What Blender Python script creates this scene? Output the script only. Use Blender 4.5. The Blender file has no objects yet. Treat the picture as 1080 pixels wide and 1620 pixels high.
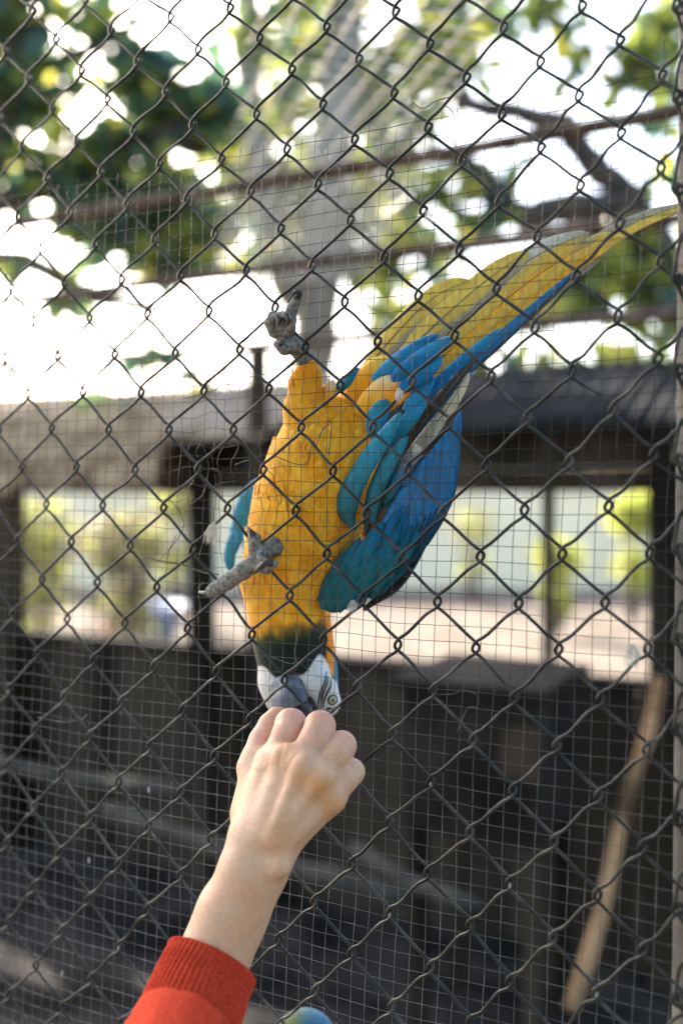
import bpy, math, random
import numpy as np
from mathutils import Vector, noise as mnoise

random.seed(7)
rng = np.random.default_rng(7)
scene = bpy.context.scene
COL = scene.collection

# ------------------------------------------------------------------ camera, sky, sun, exposure
FPX, CX, HY = 1575.0, 540.0, 785.0            # focal length in photo pixels, centre column, horizon row
CAMZ = 1.5
cam_d = bpy.data.cameras.new('camera')
cam = bpy.data.objects.new('camera', cam_d)
COL.objects.link(cam)
cam.location = (0, 0, CAMZ)
cam.rotation_euler = (math.radians(90), 0, 0)
cam_d.sensor_fit = 'VERTICAL'
cam_d.sensor_height = 36
cam_d.sensor_width = 24
cam_d.lens = 35
cam_d.shift_y = -(810 - HY) / 1620
cam_d.clip_start = 0.02
cam_d.clip_end = 400
cam_d.dof.use_dof = True
cam_d.dof.focus_distance = 0.83
cam_d.dof.aperture_fstop = 2.1
scene.camera = cam

to_sun = Vector((-0.42, 0.72, 0.55)).normalized()
SUN_EL = math.asin(to_sun.z)
world = bpy.data.worlds.new('World')
scene.world = world
world.use_nodes = True
wn = world.node_tree.nodes
wl = world.node_tree.links
sky = wn.new('ShaderNodeTexSky')
sky.sky_type = 'NISHITA'
sky.sun_disc = False
sky.sun_elevation = SUN_EL
sky.sun_rotation = math.atan2(to_sun.x, to_sun.y)
sky.altitude = 100
sky.air_density = 1.0
sky.dust_density = 3.5
sky.ozone_density = 0.6
wn['Background'].inputs['Strength'].default_value = 0.15
wl.new(sky.outputs[0], wn['Background'].inputs['Color'])

sun_d = bpy.data.lights.new('sun', 'SUN')
sun = bpy.data.objects.new('sun', sun_d)
COL.objects.link(sun)
sun_d.energy = 4.5
sun_d.angle = math.radians(0.6)
sun_d.color = (1.0, 0.93, 0.82)
sun.rotation_euler = to_sun.to_track_quat('Z', 'Y').to_euler()
sun.location = (-6, 3, 8)

scene.view_settings.view_transform = 'Standard'
scene.view_settings.look = 'None'
scene.view_settings.exposure = 2.5
scene.view_settings.gamma = 1.0
scene.render.engine = 'CYCLES'
scene.cycles.max_bounces = 8
scene.cycles.use_denoising = True

# ------------------------------------------------------------------ frames and helpers
TH = math.radians(27.7)                        # the fence runs away to the left at this angle
D0 = 0.83                                      # fence distance straight ahead
ES = np.array([math.cos(TH), -math.sin(TH), 0.0])
EN = np.array([math.sin(TH), math.cos(TH), 0.0])
F0 = np.array([0.0, D0, 0.0])


def W(s, n, z):
    """fence frame (along, behind, height) -> world"""
    return F0 + s * ES + n * EN + np.array([0, 0, z])


def P(x, y, n=0.0):
    """point that the photo shows at (x, y), n metres behind the fence plane, in world coordinates"""
    r = np.array([(x - CX) / FPX, 1.0, (HY - y) / FPX])
    t = (D0 * EN[1] + n) / (r[0] * EN[0] + r[1] * EN[1])
    return r * t + np.array([0, 0, CAMZ])


def Q(x, y, d):
    """the same by distance from the camera plane"""
    return np.array([(x - CX) / FPX * d, d, (HY - y) / FPX * d + CAMZ])


def L(p):
    """world -> fence frame"""
    q = np.asarray(p, float) - F0
    return np.array([q[:2] @ ES[:2], q[:2] @ EN[:2], q[2]])


def rp(px, p):
    return px * p[1] / FPX


def lin(h):
    h = h.lstrip('#')
    c = [int(h[i:i + 2], 16) / 255 for i in (0, 2, 4)]
    return tuple(v / 12.92 if v <= 0.04045 else ((v + 0.055) / 1.055) ** 2.4 for v in c)


def tag(o, label=None, cat=None, group=None, kind=None):
    if label: o['label'] = label
    if cat: o['category'] = cat
    if group: o['group'] = group
    if kind: o['kind'] = kind
    return o


WL = {}


def wloc(o):
    return WL.get(o.name, np.zeros(3)) if o else np.zeros(3)


def thing(name, loc, label, cat, group=None, kind=None):
    o = bpy.data.objects.new(name, None)
    COL.objects.link(o)
    o.empty_display_size = 0.05
    o.location = [float(v) for v in loc]
    WL[o.name] = np.array(loc, float)
    return tag(o, label, cat, group, kind)


def obj(name, verts, faces, mat, parent=None, smooth=True, col=None, loc=None):
    """one mesh object from world-space vertices"""
    verts = np.asarray(verts, float)
    base = np.array(loc, float) if loc is not None else (wloc(parent) if parent else verts.mean(0))
    me = bpy.data.meshes.new(name)
    me.from_pydata((verts - base).tolist(), [], faces if isinstance(faces, list) else faces.tolist())
    if smooth:
        me.polygons.foreach_set('use_smooth', [True] * len(me.polygons))
    if col is not None:
        ca = me.color_attributes.new('Col', 'FLOAT_COLOR', 'POINT')
        c4 = np.ones((len(verts), 4), np.float32)
        c4[:, :3] = col
        ca.data.foreach_set('color', c4.ravel())
    me.materials.append(mat)
    me.update()
    o = bpy.data.objects.new(name, me)
    COL.objects.link(o)
    if parent:
        o.parent = parent
        o.location = [float(v) for v in (base - wloc(parent))]
    else:
        o.location = [float(v) for v in base]
    WL[o.name] = base
    return o


def share(o, name, delta, parent=None):
    """copy of an object sharing its mesh, moved by delta"""
    c = o.copy()
    c.name = name
    COL.objects.link(c)
    if parent: c.parent = parent
    c.location = [a + float(b) for a, b in zip(o.location, delta)]
    return c


class MB:
    def __init__(self):
        self.v, self.f, self.c, self.n = [], [], [], 0

    def add(self, v, f, col=None):
        v = np.asarray(v, float)
        f = np.asarray(f) + self.n
        self.v.append(v)
        self.f.extend(f.tolist())
        if col is not None:
            c = np.asarray(col, float)
            self.c.append(np.broadcast_to(c, (len(v), 3)))
        self.n += len(v)
        return self

    def build(self, name, mat, parent=None, smooth=True, loc=None):
        v = np.concatenate(self.v)
        c = np.concatenate(self.c) if self.c else None
        return obj(name, v, self.f, mat, parent, smooth, c, loc)


def catmull(pts, sub):
    pts = np.asarray(pts, float)
    ext = np.vstack([2 * pts[0] - pts[1], pts, 2 * pts[-1] - pts[-2]])
    out = []
    ts = np.arange(sub) / sub
    for i in range(1, len(ext) - 2):
        a, b, c, d = ext[i - 1:i + 3]
        t = ts[:, None]
        out.append(0.5 * (2 * b + (c - a) * t + (2 * a - 5 * b + 4 * c - d) * t ** 2 + (3 * b - a - 3 * c + d) * t ** 3))
    out.append(ext[-2][None])
    return np.vstack(out)


def tube(pts, r, sides=6, cap=True, ref=None):
    pts = np.asarray(pts, float)
    n = len(pts)
    r = np.broadcast_to(np.asarray(r, float), (n,))
    T = np.gradient(pts, axis=0)
    T /= np.linalg.norm(T, axis=1)[:, None] + 1e-12
    a = np.array(ref if ref is not None else (0.31, 0.9, 0.3), float)
    N = np.cross(T, a)
    N /= np.linalg.norm(N, axis=1)[:, None] + 1e-12
    B = np.cross(T, N)
    ang = np.arange(sides) / sides * 2 * math.pi
    ring = np.cos(ang)[None, :, None] * N[:, None] + np.sin(ang)[None, :, None] * B[:, None]
    v = (pts[:, None] + ring * r[:, None, None]).reshape(-1, 3)
    i = np.arange(n - 1)[:, None] * sides
    k = np.arange(sides)[None]
    k2 = (k + 1) % sides
    f = np.stack([i + k, i + k2, i + sides + k2, i + sides + k], -1).reshape(-1, 4).tolist()
    if cap:
        f.append(list(range(sides - 1, -1, -1)))
        f.append(list(range((n - 1) * sides, n * sides)))
    return v, f


class TB(MB):
    def add(self, v, f, col=None):
        v = np.asarray(v, float)
        self.v.append(v)
        self.f.extend([[int(q) + self.n for q in ff] for ff in f])
        if col is not None:
            self.c.append(np.broadcast_to(np.asarray(col, float), (len(v), 3)))
        self.n += len(v)
        return self


def sbox(s0, s1, n0, n1, z0, z1, bev=0.004, jit=0.0):
    """bevelled box in the fence frame"""
    def rect(b):
        return [(s0 + b, n0 + b), (s1 - b, n0 + b), (s1 - b, n1 - b), (s0 + b, n1 - b)]
    V = []
    for z, b in ((z0, bev), (z0 + bev, 0), (z1 - bev, 0), (z1, bev)):
        for s, n in rect(b):
            V.append(W(s + random.uniform(-jit, jit), n + random.uniform(-jit, jit), z))
    f = [[3, 2, 1, 0], [12, 13, 14, 15]]
    for k in range(3):
        for q in range(4):
            a, b = k * 4 + q, k * 4 + (q + 1) % 4
            f.append([a, b, b + 4, a + 4])
    return np.array(V), f


# ---- signed distance shapes meshed with surface nets
class Field:
    def __init__(self, lo, hi, h):
        self.lo = np.array(lo, float)
        self.h = h
        self.N = np.ceil((np.array(hi) - self.lo) / h).astype(int) + 1
        self.F = np.full(self.N, 1.0, np.float32)

    def copy_empty(self):
        g = Field.__new__(Field)
        g.lo, g.h, g.N = self.lo, self.h, self.N
        g.F = np.full(self.N, 1.0, np.float32)
        return g

    def _win(self, lo, hi):
        a = np.clip(np.floor((lo - self.lo) / self.h).astype(int), 0, self.N)
        b = np.clip(np.ceil((hi - self.lo) / self.h).astype(int) + 1, 0, self.N)
        return a, b

    def cone(self, a, b, ra, rb, k=0.004, sub=False):
        """tapered capsule, smooth union (or subtraction)"""
        a, b = np.asarray(a, float), np.asarray(b, float)
        m = max(ra, rb) + k + 4 * self.h
        lo, hi = np.minimum(a, b) - m, np.maximum(a, b) + m
        i0, i1 = self._win(lo, hi)
        if np.any(i1 <= i0): return self
        ax = [self.lo[d] + self.h * np.arange(i0[d], i1[d], dtype=np.float32) for d in range(3)]
        X, Y, Z = (ax[0][:, None, None] - a[0]).astype(np.float32), (ax[1][None, :, None] - a[1]).astype(np.float32), (ax[2][None, None, :] - a[2]).astype(np.float32)
        ba = (b - a).astype(np.float32)
        t = np.clip((X * ba[0] + Y * ba[1] + Z * ba[2]) / max(float(ba @ ba), 1e-12), 0, 1)
        d = np.sqrt((X - t * ba[0]) ** 2 + (Y - t * ba[1]) ** 2 + (Z - t * ba[2]) ** 2) - (ra + (rb - ra) * t)
        sl = tuple(slice(i0[q], i1[q]) for q in range(3))
        G = self.F[sl]
        if sub:
            hh = np.maximum(k - np.abs(G + d), 0) / k
            self.F[sl] = np.maximum(G, -d) + hh * hh * k * 0.25
        else:
            hh = np.maximum(k - np.abs(G - d), 0) / k
            self.F[sl] = np.minimum(G, d) - hh * hh * k * 0.25
        return self

    def chain(self, pts, rs, k=0.004):
        for i in range(len(pts) - 1):
            self.cone(pts[i], pts[i + 1], rs[i], rs[i + 1], k)
        return self

    def union(self, o, k):
        hh = np.maximum(k - np.abs(self.F - o.F), 0) / k
        self.F = np.minimum(self.F, o.F) - hh * hh * k * 0.25
        return self

    def mesh(self):
        F, h = self.F, self.h
        ins = F < 0
        n = np.array(F.shape) - 1
        cnt = np.zeros(n, np.float32)
        acc = np.zeros(tuple(n) + (3,), np.float32)
        quads = []
        off = [(0, 0), (0, 1), (1, 1), (1, 0)]
        for axis in range(3):
            s0 = [slice(None)] * 3
            s1 = [slice(None)] * 3
            s0[axis] = slice(0, -1)
            s1[axis] = slice(1, None)
            A, B = F[tuple(s0)], F[tuple(s1)]
            cr = ins[tuple(s0)] != ins[tuple(s1)]
            idx = np.argwhere(cr)
            t = A[cr] / (A[cr] - B[cr] + 1e-12)
            p = idx.astype(np.float32)
            p[:, axis] += t
            o1, o2 = (axis + 1) % 3, (axis + 2) % 3
            cells = []
            ok = np.ones(len(idx), bool)
            for du, dv in off:
                c = idx.copy()
                c[:, o1] -= du
                c[:, o2] -= dv
                good = np.all((c >= 0) & (c < n), axis=1)
                ok &= good
                cg = c[good]
                np.add.at(cnt, tuple(cg.T), 1)
                np.add.at(acc, tuple(cg.T), p[good])
                cells.append(c)
            flip = ins[tuple(s0)][cr]
            cells = np.stack(cells, 1)[ok]
            fl = flip[ok]
            cells[~fl] = cells[~fl][:, ::-1]
            quads.append(cells)
        used = cnt > 0
        vid = np.full(n, -1, np.int64)
        vid[used] = np.arange(used.sum())
        V = acc[used] / cnt[used][:, None] * h + self.lo
        q = np.concatenate(quads)
        f = vid[q[..., 0], q[..., 1], q[..., 2]]
        f = f[:, ::-1]
        return V, f


# ------------------------------------------------------------------ materials
def material(name, col=(0.5, 0.5, 0.5), rough=0.6, var=0.2, scale=30, bump=0.2, bscale=200, bdist=0.0005, metal=0.0,
             attr=False, col2=None, lo=0.4, hi=0.6, spec=0.5, stretch=None, sss=0.0, trans=0.0, sheen=0.0, coat=0.0):
    m = bpy.data.materials.new(name)
    m.use_nodes = True
    N, K = m.node_tree.nodes, m.node_tree.links
    b = N['Principled BSDF']
    tc = N.new('ShaderNodeTexCoord')
    src = tc.outputs['Object']
    if stretch:
        mp = N.new('ShaderNodeMapping')
        mp.inputs['Scale'].default_value = stretch
        K.new(src, mp.inputs[0])
        src = mp.outputs[0]
    nz = N.new('ShaderNodeTexNoise')
    nz.inputs['Scale'].default_value = scale
    nz.inputs['Detail'].default_value = 6
    K.new(src, nz.inputs['Vector'])
    rmp = N.new('ShaderNodeValToRGB')
    rmp.color_ramp.elements[0].position = lo
    rmp.color_ramp.elements[1].position = hi
    K.new(nz.outputs['Fac'], rmp.inputs[0])
    if attr:
        at = N.new('ShaderNodeAttribute')
        at.attribute_name = 'Col'
        rmp.color_ramp.elements[0].color = (1 - var,) * 3 + (1,)
        rmp.color_ramp.elements[1].color = (1 + var * 0.5,) * 3 + (1,)
        mx = N.new('ShaderNodeMix')
        mx.data_type = 'RGBA'
        mx.blend_type = 'MULTIPLY'
        mx.inputs[0].default_value = 1.0
        K.new(at.outputs['Color'], mx.inputs[6])
        K.new(rmp.outputs[0], mx.inputs[7])
        cout = mx.outputs[2]
    else:
        c2 = col2 if col2 else tuple(min(1, v * (1 + var)) for v in col)
        c1 = col if col2 else tuple(v * (1 - var) for v in col)
        rmp.color_ramp.elements[0].color = tuple(c1) + (1,)
        rmp.color_ramp.elements[1].color = tuple(c2) + (1,)
        cout = rmp.outputs[0]
    K.new(cout, b.inputs['Base Color'])
    b.inputs['Roughness'].default_value = rough
    b.inputs['Metallic'].default_value = metal
    b.inputs['Specular IOR Level'].default_value = spec
    if sss:
        b.inputs['Subsurface Weight'].default_value = sss
        b.inputs['Subsurface Radius'].default_value = (1.0, 0.35, 0.2)
        b.inputs['Subsurface Scale'].default_value = 0.004
    if sheen:
        b.inputs['Sheen Weight'].default_value = sheen
        b.inputs['Sheen Roughness'].default_value = 0.5
    if coat:
        b.inputs['Coat Weight'].default_value = coat
    if bump:
        n2 = N.new('ShaderNodeTexNoise')
        n2.inputs['Scale'].default_value = bscale
        n2.inputs['Detail'].default_value = 4
        K.new(src, n2.inputs['Vector'])
        bp = N.new('ShaderNodeBump')
        bp.inputs['Strength'].default_value = bump
        bp.inputs['Distance'].default_value = bdist
        K.new(n2.outputs['Fac'], bp.inputs['Height'])
        K.new(bp.outputs[0], b.inputs['Normal'])
    if trans:
        tr = N.new('ShaderNodeBsdfTranslucent')
        K.new(cout, tr.inputs['Color'])
        ms = N.new('ShaderNodeMixShader')
        ms.inputs[0].default_value = trans
        K.new(b.outputs[0], ms.inputs[1])
        K.new(tr.outputs[0], ms.inputs[2])
        K.new(ms.outputs[0], N['Material Output'].inputs['Surface'])
    return m


MAT = dict(
    chain=material('weathered_glint_wire', (0.018, 0.020, 0.020), 0.40, scale=55, col2=(0.095, 0.09, 0.08), bump=0.5, bscale=900, bdist=0.0004, metal=0.15, spec=0.3, lo=0.45, hi=0.75),  # brighter noise patches are glints painted into the weathered wire colour
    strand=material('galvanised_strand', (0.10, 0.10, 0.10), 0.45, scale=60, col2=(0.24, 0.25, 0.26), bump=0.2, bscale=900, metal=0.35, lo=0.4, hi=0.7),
    post=material('post_paint', (0.09, 0.085, 0.078), 0.7, scale=14, col2=(0.15, 0.14, 0.13), bump=0.4, bscale=120, bdist=0.001, spec=0.05),
    rust=material('rusty_pipe', (0.07, 0.048, 0.038), 0.75, scale=18, col2=(0.17, 0.125, 0.10), bump=0.4, bscale=150, bdist=0.001, spec=0.05),
    roofwire=material('roof_wire', (0.52, 0.47, 0.41), 0.42, scale=30, col2=(0.70, 0.64, 0.56), bump=0, metal=0.8),
    plumage=material('plumage', attr=True, rough=0.85, var=0.10, scale=160, bump=0.15, bscale=420, bdist=0.0006, spec=0.2, sheen=0.15, stretch=(1.6, 1.6, 0.45)),
    vane=material('feather_vane', attr=True, rough=0.55, var=0.18, scale=120, bump=0.15, bscale=500, bdist=0.0003, spec=0.35, stretch=(2.2, 1, 0.6)),
    shaft=material('feather_shaft', (0.10, 0.085, 0.06), 0.5, bump=0),
    scale_skin=material('scaly_skin', (0.085, 0.082, 0.075), 0.8, scale=300, col2=(0.27, 0.255, 0.235), bump=1.0, bscale=600, bdist=0.0008, lo=0.35, hi=0.65),
    claw=material('claw_horn', (0.025, 0.024, 0.024), 0.35, scale=200, bump=0.2),
    beak=material('beak_horn', (0.055, 0.075, 0.105), 0.45, scale=120, col2=(0.17, 0.20, 0.245), bump=0.3, bscale=300, bdist=0.0005, lo=0.35, hi=0.65),
    beak_black=material('black_horn', (0.008, 0.008, 0.009), 0.35, bump=0.1),
    eye_iris=material('eye_iris', (0.62, 0.58, 0.36), 0.15, var=0.1, scale=600, bump=0),
    eye_black=material('eye_pupil', (0.004, 0.004, 0.004), 0.05, bump=0),
    skin=material('skin', attr=True, rough=0.5, var=0.06, scale=260, bump=0.28, bscale=900, bdist=0.0006, sss=0.25, spec=0.4),
    knit=material('red_knit', (0.40, 0.038, 0.018), 0.95, scale=500, col2=(0.56, 0.060, 0.028), bump=0.8, bscale=1300, bdist=0.001, spec=0.1),
    fluff=material('white_fluff', (0.62, 0.60, 0.56), 0.9, scale=200, var=0.12, bump=0.3, trans=0.3),
    straw=material('dry_straw', (0.12, 0.10, 0.07), 0.8, scale=200, bump=0.2),
    dropping=material('bird_dropping', (0.30, 0.29, 0.27), 0.9, bump=0.3),
    bark=material('grey_bark', (0.16, 0.14, 0.12), 0.9, scale=6, col2=(0.30, 0.275, 0.24), bump=0.8, bscale=40, bdist=0.01, stretch=(1, 1, 0.25)),
    darkbark=material('dark_bark', (0.035, 0.028, 0.022), 0.9, scale=8, col2=(0.09, 0.07, 0.055), bump=0.8, bscale=50, bdist=0.01),
    leaf=material('leaf', attr=True, rough=0.5, var=0.25, scale=12, bump=0, trans=0.55, spec=0.3),
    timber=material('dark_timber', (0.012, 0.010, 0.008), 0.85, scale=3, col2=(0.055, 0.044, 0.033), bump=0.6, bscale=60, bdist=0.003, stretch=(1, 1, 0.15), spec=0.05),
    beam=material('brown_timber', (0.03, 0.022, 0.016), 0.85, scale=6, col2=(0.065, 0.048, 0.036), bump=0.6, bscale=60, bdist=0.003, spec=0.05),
    tan=material('tan_plank', (0.05, 0.028, 0.015), 0.85, scale=5, col2=(0.40, 0.24, 0.125), bump=0.4, bscale=80, bdist=0.002, stretch=(1, 1, 0.2), spec=0.05),
    paleroof=material('sunlit_sheet', (0.26, 0.185, 0.12), 0.9, scale=9, col2=(0.48, 0.37, 0.27), bump=0.4, bscale=60, bdist=0.002, spec=0.05),  # pale tone paints sunlight into the left roof sheets
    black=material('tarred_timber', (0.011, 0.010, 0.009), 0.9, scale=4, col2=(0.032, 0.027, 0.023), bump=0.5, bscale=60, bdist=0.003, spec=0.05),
    sheet=material('shaded_weathered_sheet', (0.010, 0.011, 0.012), 0.85, scale=5, col2=(0.030, 0.030, 0.030), bump=0.4, bscale=60, bdist=0.002, spec=0.05),  # dark tone paints shade into the right roof sheets
    thatch=material('dry_thatch', (0.26, 0.18, 0.11), 0.95, scale=12, col2=(0.60, 0.47, 0.33), bump=0.9, bscale=60, bdist=0.01, spec=0.05),
    ground=material('dry_ground', (0.105, 0.084, 0.066), 0.95, scale=1.5, col2=(0.165, 0.136, 0.110), bump=0.5, bscale=12, bdist=0.02, spec=0.05),
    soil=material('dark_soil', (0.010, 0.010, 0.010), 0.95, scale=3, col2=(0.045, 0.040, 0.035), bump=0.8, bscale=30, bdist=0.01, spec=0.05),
    log=material('grey_log', (0.022, 0.022, 0.021), 0.9, scale=7, col2=(0.055, 0.052, 0.046), bump=0.7, bscale=50, bdist=0.004, spec=0.05),
    wallp=material('pale_render', (0.80, 0.67, 0.43), 0.9, scale=1.2, col2=(0.88, 0.76, 0.52), bump=0.3, bscale=20, bdist=0.01),
    tub=material('blue_plastic', (0.32, 0.38, 0.52), 0.5, scale=4, var=0.15, bump=0.1),
    clay=material('terracotta', (0.45, 0.16, 0.07), 0.8, scale=8, var=0.2, bump=0.3),
)

def lit_tone_by_height(m, z0, z1, top):
    """paints light into the wire: dark above z1 as against sky, lit pale below z0 (object coordinates)"""
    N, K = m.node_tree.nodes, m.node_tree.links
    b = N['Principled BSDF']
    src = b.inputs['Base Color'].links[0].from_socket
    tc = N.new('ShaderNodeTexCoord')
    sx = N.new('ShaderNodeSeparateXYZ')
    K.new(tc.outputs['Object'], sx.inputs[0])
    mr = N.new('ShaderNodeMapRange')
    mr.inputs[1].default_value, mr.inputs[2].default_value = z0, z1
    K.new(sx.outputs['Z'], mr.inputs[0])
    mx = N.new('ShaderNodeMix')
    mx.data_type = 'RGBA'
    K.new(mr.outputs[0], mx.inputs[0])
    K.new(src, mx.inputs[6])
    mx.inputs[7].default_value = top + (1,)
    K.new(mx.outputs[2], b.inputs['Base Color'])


def skin_relief(m):
    N, K = m.node_tree.nodes, m.node_tree.links
    b = N['Principled BSDF']
    old = b.inputs['Normal'].links[0].from_socket
    tc = N.new('ShaderNodeTexCoord')
    vo = N.new('ShaderNodeTexVoronoi')
    vo.feature = 'DISTANCE_TO_EDGE'
    vo.inputs['Scale'].default_value = 520
    K.new(tc.outputs['Object'], vo.inputs['Vector'])
    b2 = N.new('ShaderNodeBump')
    b2.inputs['Strength'].default_value = 0.45
    b2.inputs['Distance'].default_value = 0.0006
    K.new(vo.outputs['Distance'], b2.inputs['Height'])
    K.new(old, b2.inputs['Normal'])
    mp = N.new('ShaderNodeMapping')
    mp.inputs['Rotation'].default_value = (0.3, 0.45, 0.2)
    mp.inputs['Scale'].default_value = (0.5, 0.5, 3.2)
    K.new(tc.outputs['Object'], mp.inputs[0])
    nz = N.new('ShaderNodeTexNoise')
    nz.inputs['Scale'].default_value = 90
    nz.inputs['Detail'].default_value = 3
    nz.inputs['Distortion'].default_value = 0.6
    K.new(mp.outputs[0], nz.inputs['Vector'])
    b3 = N.new('ShaderNodeBump')
    b3.inputs['Strength'].default_value = 0.2
    b3.inputs['Distance'].default_value = 0.0018
    K.new(nz.outputs['Fac'], b3.inputs['Height'])
    K.new(b2.outputs[0], b3.inputs['Normal'])
    K.new(b3.outputs[0], b.inputs['Normal'])


skin_relief(MAT['skin'])
lit_tone_by_height(MAT['strand'], 1.22 - 0.75, 1.5 - 0.75, (0.020, 0.018, 0.016))

# ------------------------------------------------------------------ ground
def sheet(name, s0, s1, n0, n1, z, mat, amp, ns, nn):
    S, Nn = np.linspace(s0, s1, ns), np.linspace(n0, n1, nn)
    V = []
    for n in Nn:
        for s in S:
            V.append(W(s, n, z + amp * mnoise.noise(Vector((s * 1.3, n * 1.3, 4.2)))))
    f = [[a + b * ns, a + 1 + b * ns, a + 1 + (b + 1) * ns, a + (b + 1) * ns] for b in range(nn - 1) for a in range(ns - 1)]
    return obj(name, V, f, mat)


g = sheet('ground', -160, 160, -30, 260, -0.03, MAT['ground'], 0.02, 80, 80)
tag(g, 'dry pale sandy ground around and beyond the aviary', 'ground', kind='structure')
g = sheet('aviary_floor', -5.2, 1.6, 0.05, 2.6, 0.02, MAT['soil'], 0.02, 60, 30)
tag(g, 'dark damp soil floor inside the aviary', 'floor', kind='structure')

# ------------------------------------------------------------------ shed along the back of the aviary
NW = 2.45
shed = thing('timber_shed', W(-1.5, NW, 0), 'dark timber shed with open windows and corrugated roof behind the aviary', 'shed')
zsill = L(P(870, 1066, NW))[2]
zlint = L(P(870, 778, NW))[2]
zeave = L(P(870, 692, NW))[2]
s = -5.0
k = 0
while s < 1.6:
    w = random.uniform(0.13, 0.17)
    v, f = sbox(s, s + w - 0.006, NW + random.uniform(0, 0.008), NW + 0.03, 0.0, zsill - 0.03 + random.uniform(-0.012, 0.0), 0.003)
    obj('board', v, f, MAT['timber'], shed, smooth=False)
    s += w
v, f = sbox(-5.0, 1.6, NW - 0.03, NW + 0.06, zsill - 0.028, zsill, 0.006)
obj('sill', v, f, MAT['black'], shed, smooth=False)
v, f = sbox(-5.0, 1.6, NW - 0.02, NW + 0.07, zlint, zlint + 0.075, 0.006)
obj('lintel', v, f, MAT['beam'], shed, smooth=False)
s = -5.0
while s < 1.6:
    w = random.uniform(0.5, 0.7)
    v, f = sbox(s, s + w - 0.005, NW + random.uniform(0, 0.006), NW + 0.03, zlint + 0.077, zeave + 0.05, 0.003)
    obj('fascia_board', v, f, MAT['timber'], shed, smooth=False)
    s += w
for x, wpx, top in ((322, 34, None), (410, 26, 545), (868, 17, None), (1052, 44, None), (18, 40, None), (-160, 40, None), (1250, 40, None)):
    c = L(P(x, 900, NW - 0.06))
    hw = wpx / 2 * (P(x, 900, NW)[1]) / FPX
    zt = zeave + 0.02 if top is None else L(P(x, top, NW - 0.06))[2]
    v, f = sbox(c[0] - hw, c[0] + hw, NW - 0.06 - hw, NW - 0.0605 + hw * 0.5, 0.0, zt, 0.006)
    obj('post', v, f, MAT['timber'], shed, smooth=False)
# corrugated roof rising away from the eave
s = -5.2
k = 0
while s < 1.7:
    w = 0.78
    ns, nn = 60, 6
    V = []
    tilt = random.uniform(-0.012, 0.012)
    for b in range(nn):
        for a in range(ns):
            ss = s + w * a / (ns - 1)
            t = b / (nn - 1)
            V.append(W(ss, NW - 0.10 + 0.75 * t, zeave + 0.02 + 0.30 * t + tilt * (a / ns - 0.5) + 0.011 * math.sin(ss / 0.065 * 2 * math.pi) + 0.004 * k % 0.01))
    top = np.array(V)
    bot = top - np.array([0, 0, 0.006])
    q = [[a + b * ns, a + 1 + b * ns, a + 1 + (b + 1) * ns, a + (b + 1) * ns] for b in range(nn - 1) for a in range(ns - 1)]
    nv = ns * nn
    fs = q + [[i + nv for i in r[::-1]] for r in q] + [[a, a + nv, a + 1 + nv, a + 1] for a in range(ns - 1)]
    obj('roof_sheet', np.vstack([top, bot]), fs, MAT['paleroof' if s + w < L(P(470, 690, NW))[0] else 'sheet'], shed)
    s += w - 0.06
    k += 1
# thatch bundle hanging over the eave at the far end
mb = MB()
c0, c1 = L(P(-40, 700, NW - 0.1)), L(P(262, 700, NW - 0.1))
for i in range(1500):
    s = random.uniform(c0[0] - 0.8, c1[0] + 0.05)
    t = random.random()
    z = zeave + 0.10 - 0.22 * t + random.uniform(-0.01, 0.02)
    n = NW - 0.13 - 0.10 * t + random.uniform(-0.02, 0.02)
    dx = random.uniform(-0.06, 0.06)
    l = random.uniform(0.10, 0.2)
    wd = random.uniform(0.003, 0.006)
    a, b = W(s, n, z + l * 0.5), W(s + dx, n - 0.05, z - l * 0.5)
    sd = ES * wd + np.array([0, 0, random.uniform(-0.003, 0.003)])
    mid = (a + b) / 2 + EN * -0.012
    mb.add([a - sd, a + sd, mid + sd, mid - sd, b + sd * 0.4, b - sd * 0.4], [[0, 1, 2, 3], [3, 2, 4, 5]])
o = mb.build('thatch', MAT['thatch'], shed)
o['kind'] = 'stuff'

# things inside the aviary
def plank(name, a, b, w, t, mat, label, cat, group=None, twist=None):
    a, b = np.array(a, float), np.array(b, float)
    d = (b - a) / np.linalg.norm(b - a)
    side = np.cross(d, np.array(twist if twist is not None else (0, 1, 0), float))
    side /= np.linalg.norm(side)
    up = np.cross(side, d)
    V = []
    nseg = 8
    for i in range(nseg + 1):
        c = a + (b - a) * i / nseg + side * 0.008 * math.sin(i * 1.3)
        bw = w * (1 + 0.05 * math.sin(i * 2.1))
        for u_, v_ in ((-1, -0.8), (-0.9, -1), (0.9, -1), (1, -0.8), (1, 0.8), (0.9, 1), (-0.9, 1), (-1, 0.8)):
            V.append(c + side * u_ * bw / 2 + up * v_ * t / 2)
    f = [[i * 8 + q, i * 8 + (q + 1) % 8, (i + 1) * 8 + (q + 1) % 8, (i + 1) * 8 + q] for i in range(nseg) for q in range(8)]
    f += [list(range(7, -1, -1)), list(range(nseg * 8, nseg * 8 + 8))]
    return tag(obj(name, V, f, mat, None, smooth=False), label, cat, group)


def floor_at(x, y):
    """where the photo's pixel meets the floor"""
    d = CAMZ * FPX / (y - HY)
    return Q(x, y, d - 0.0)


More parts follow.
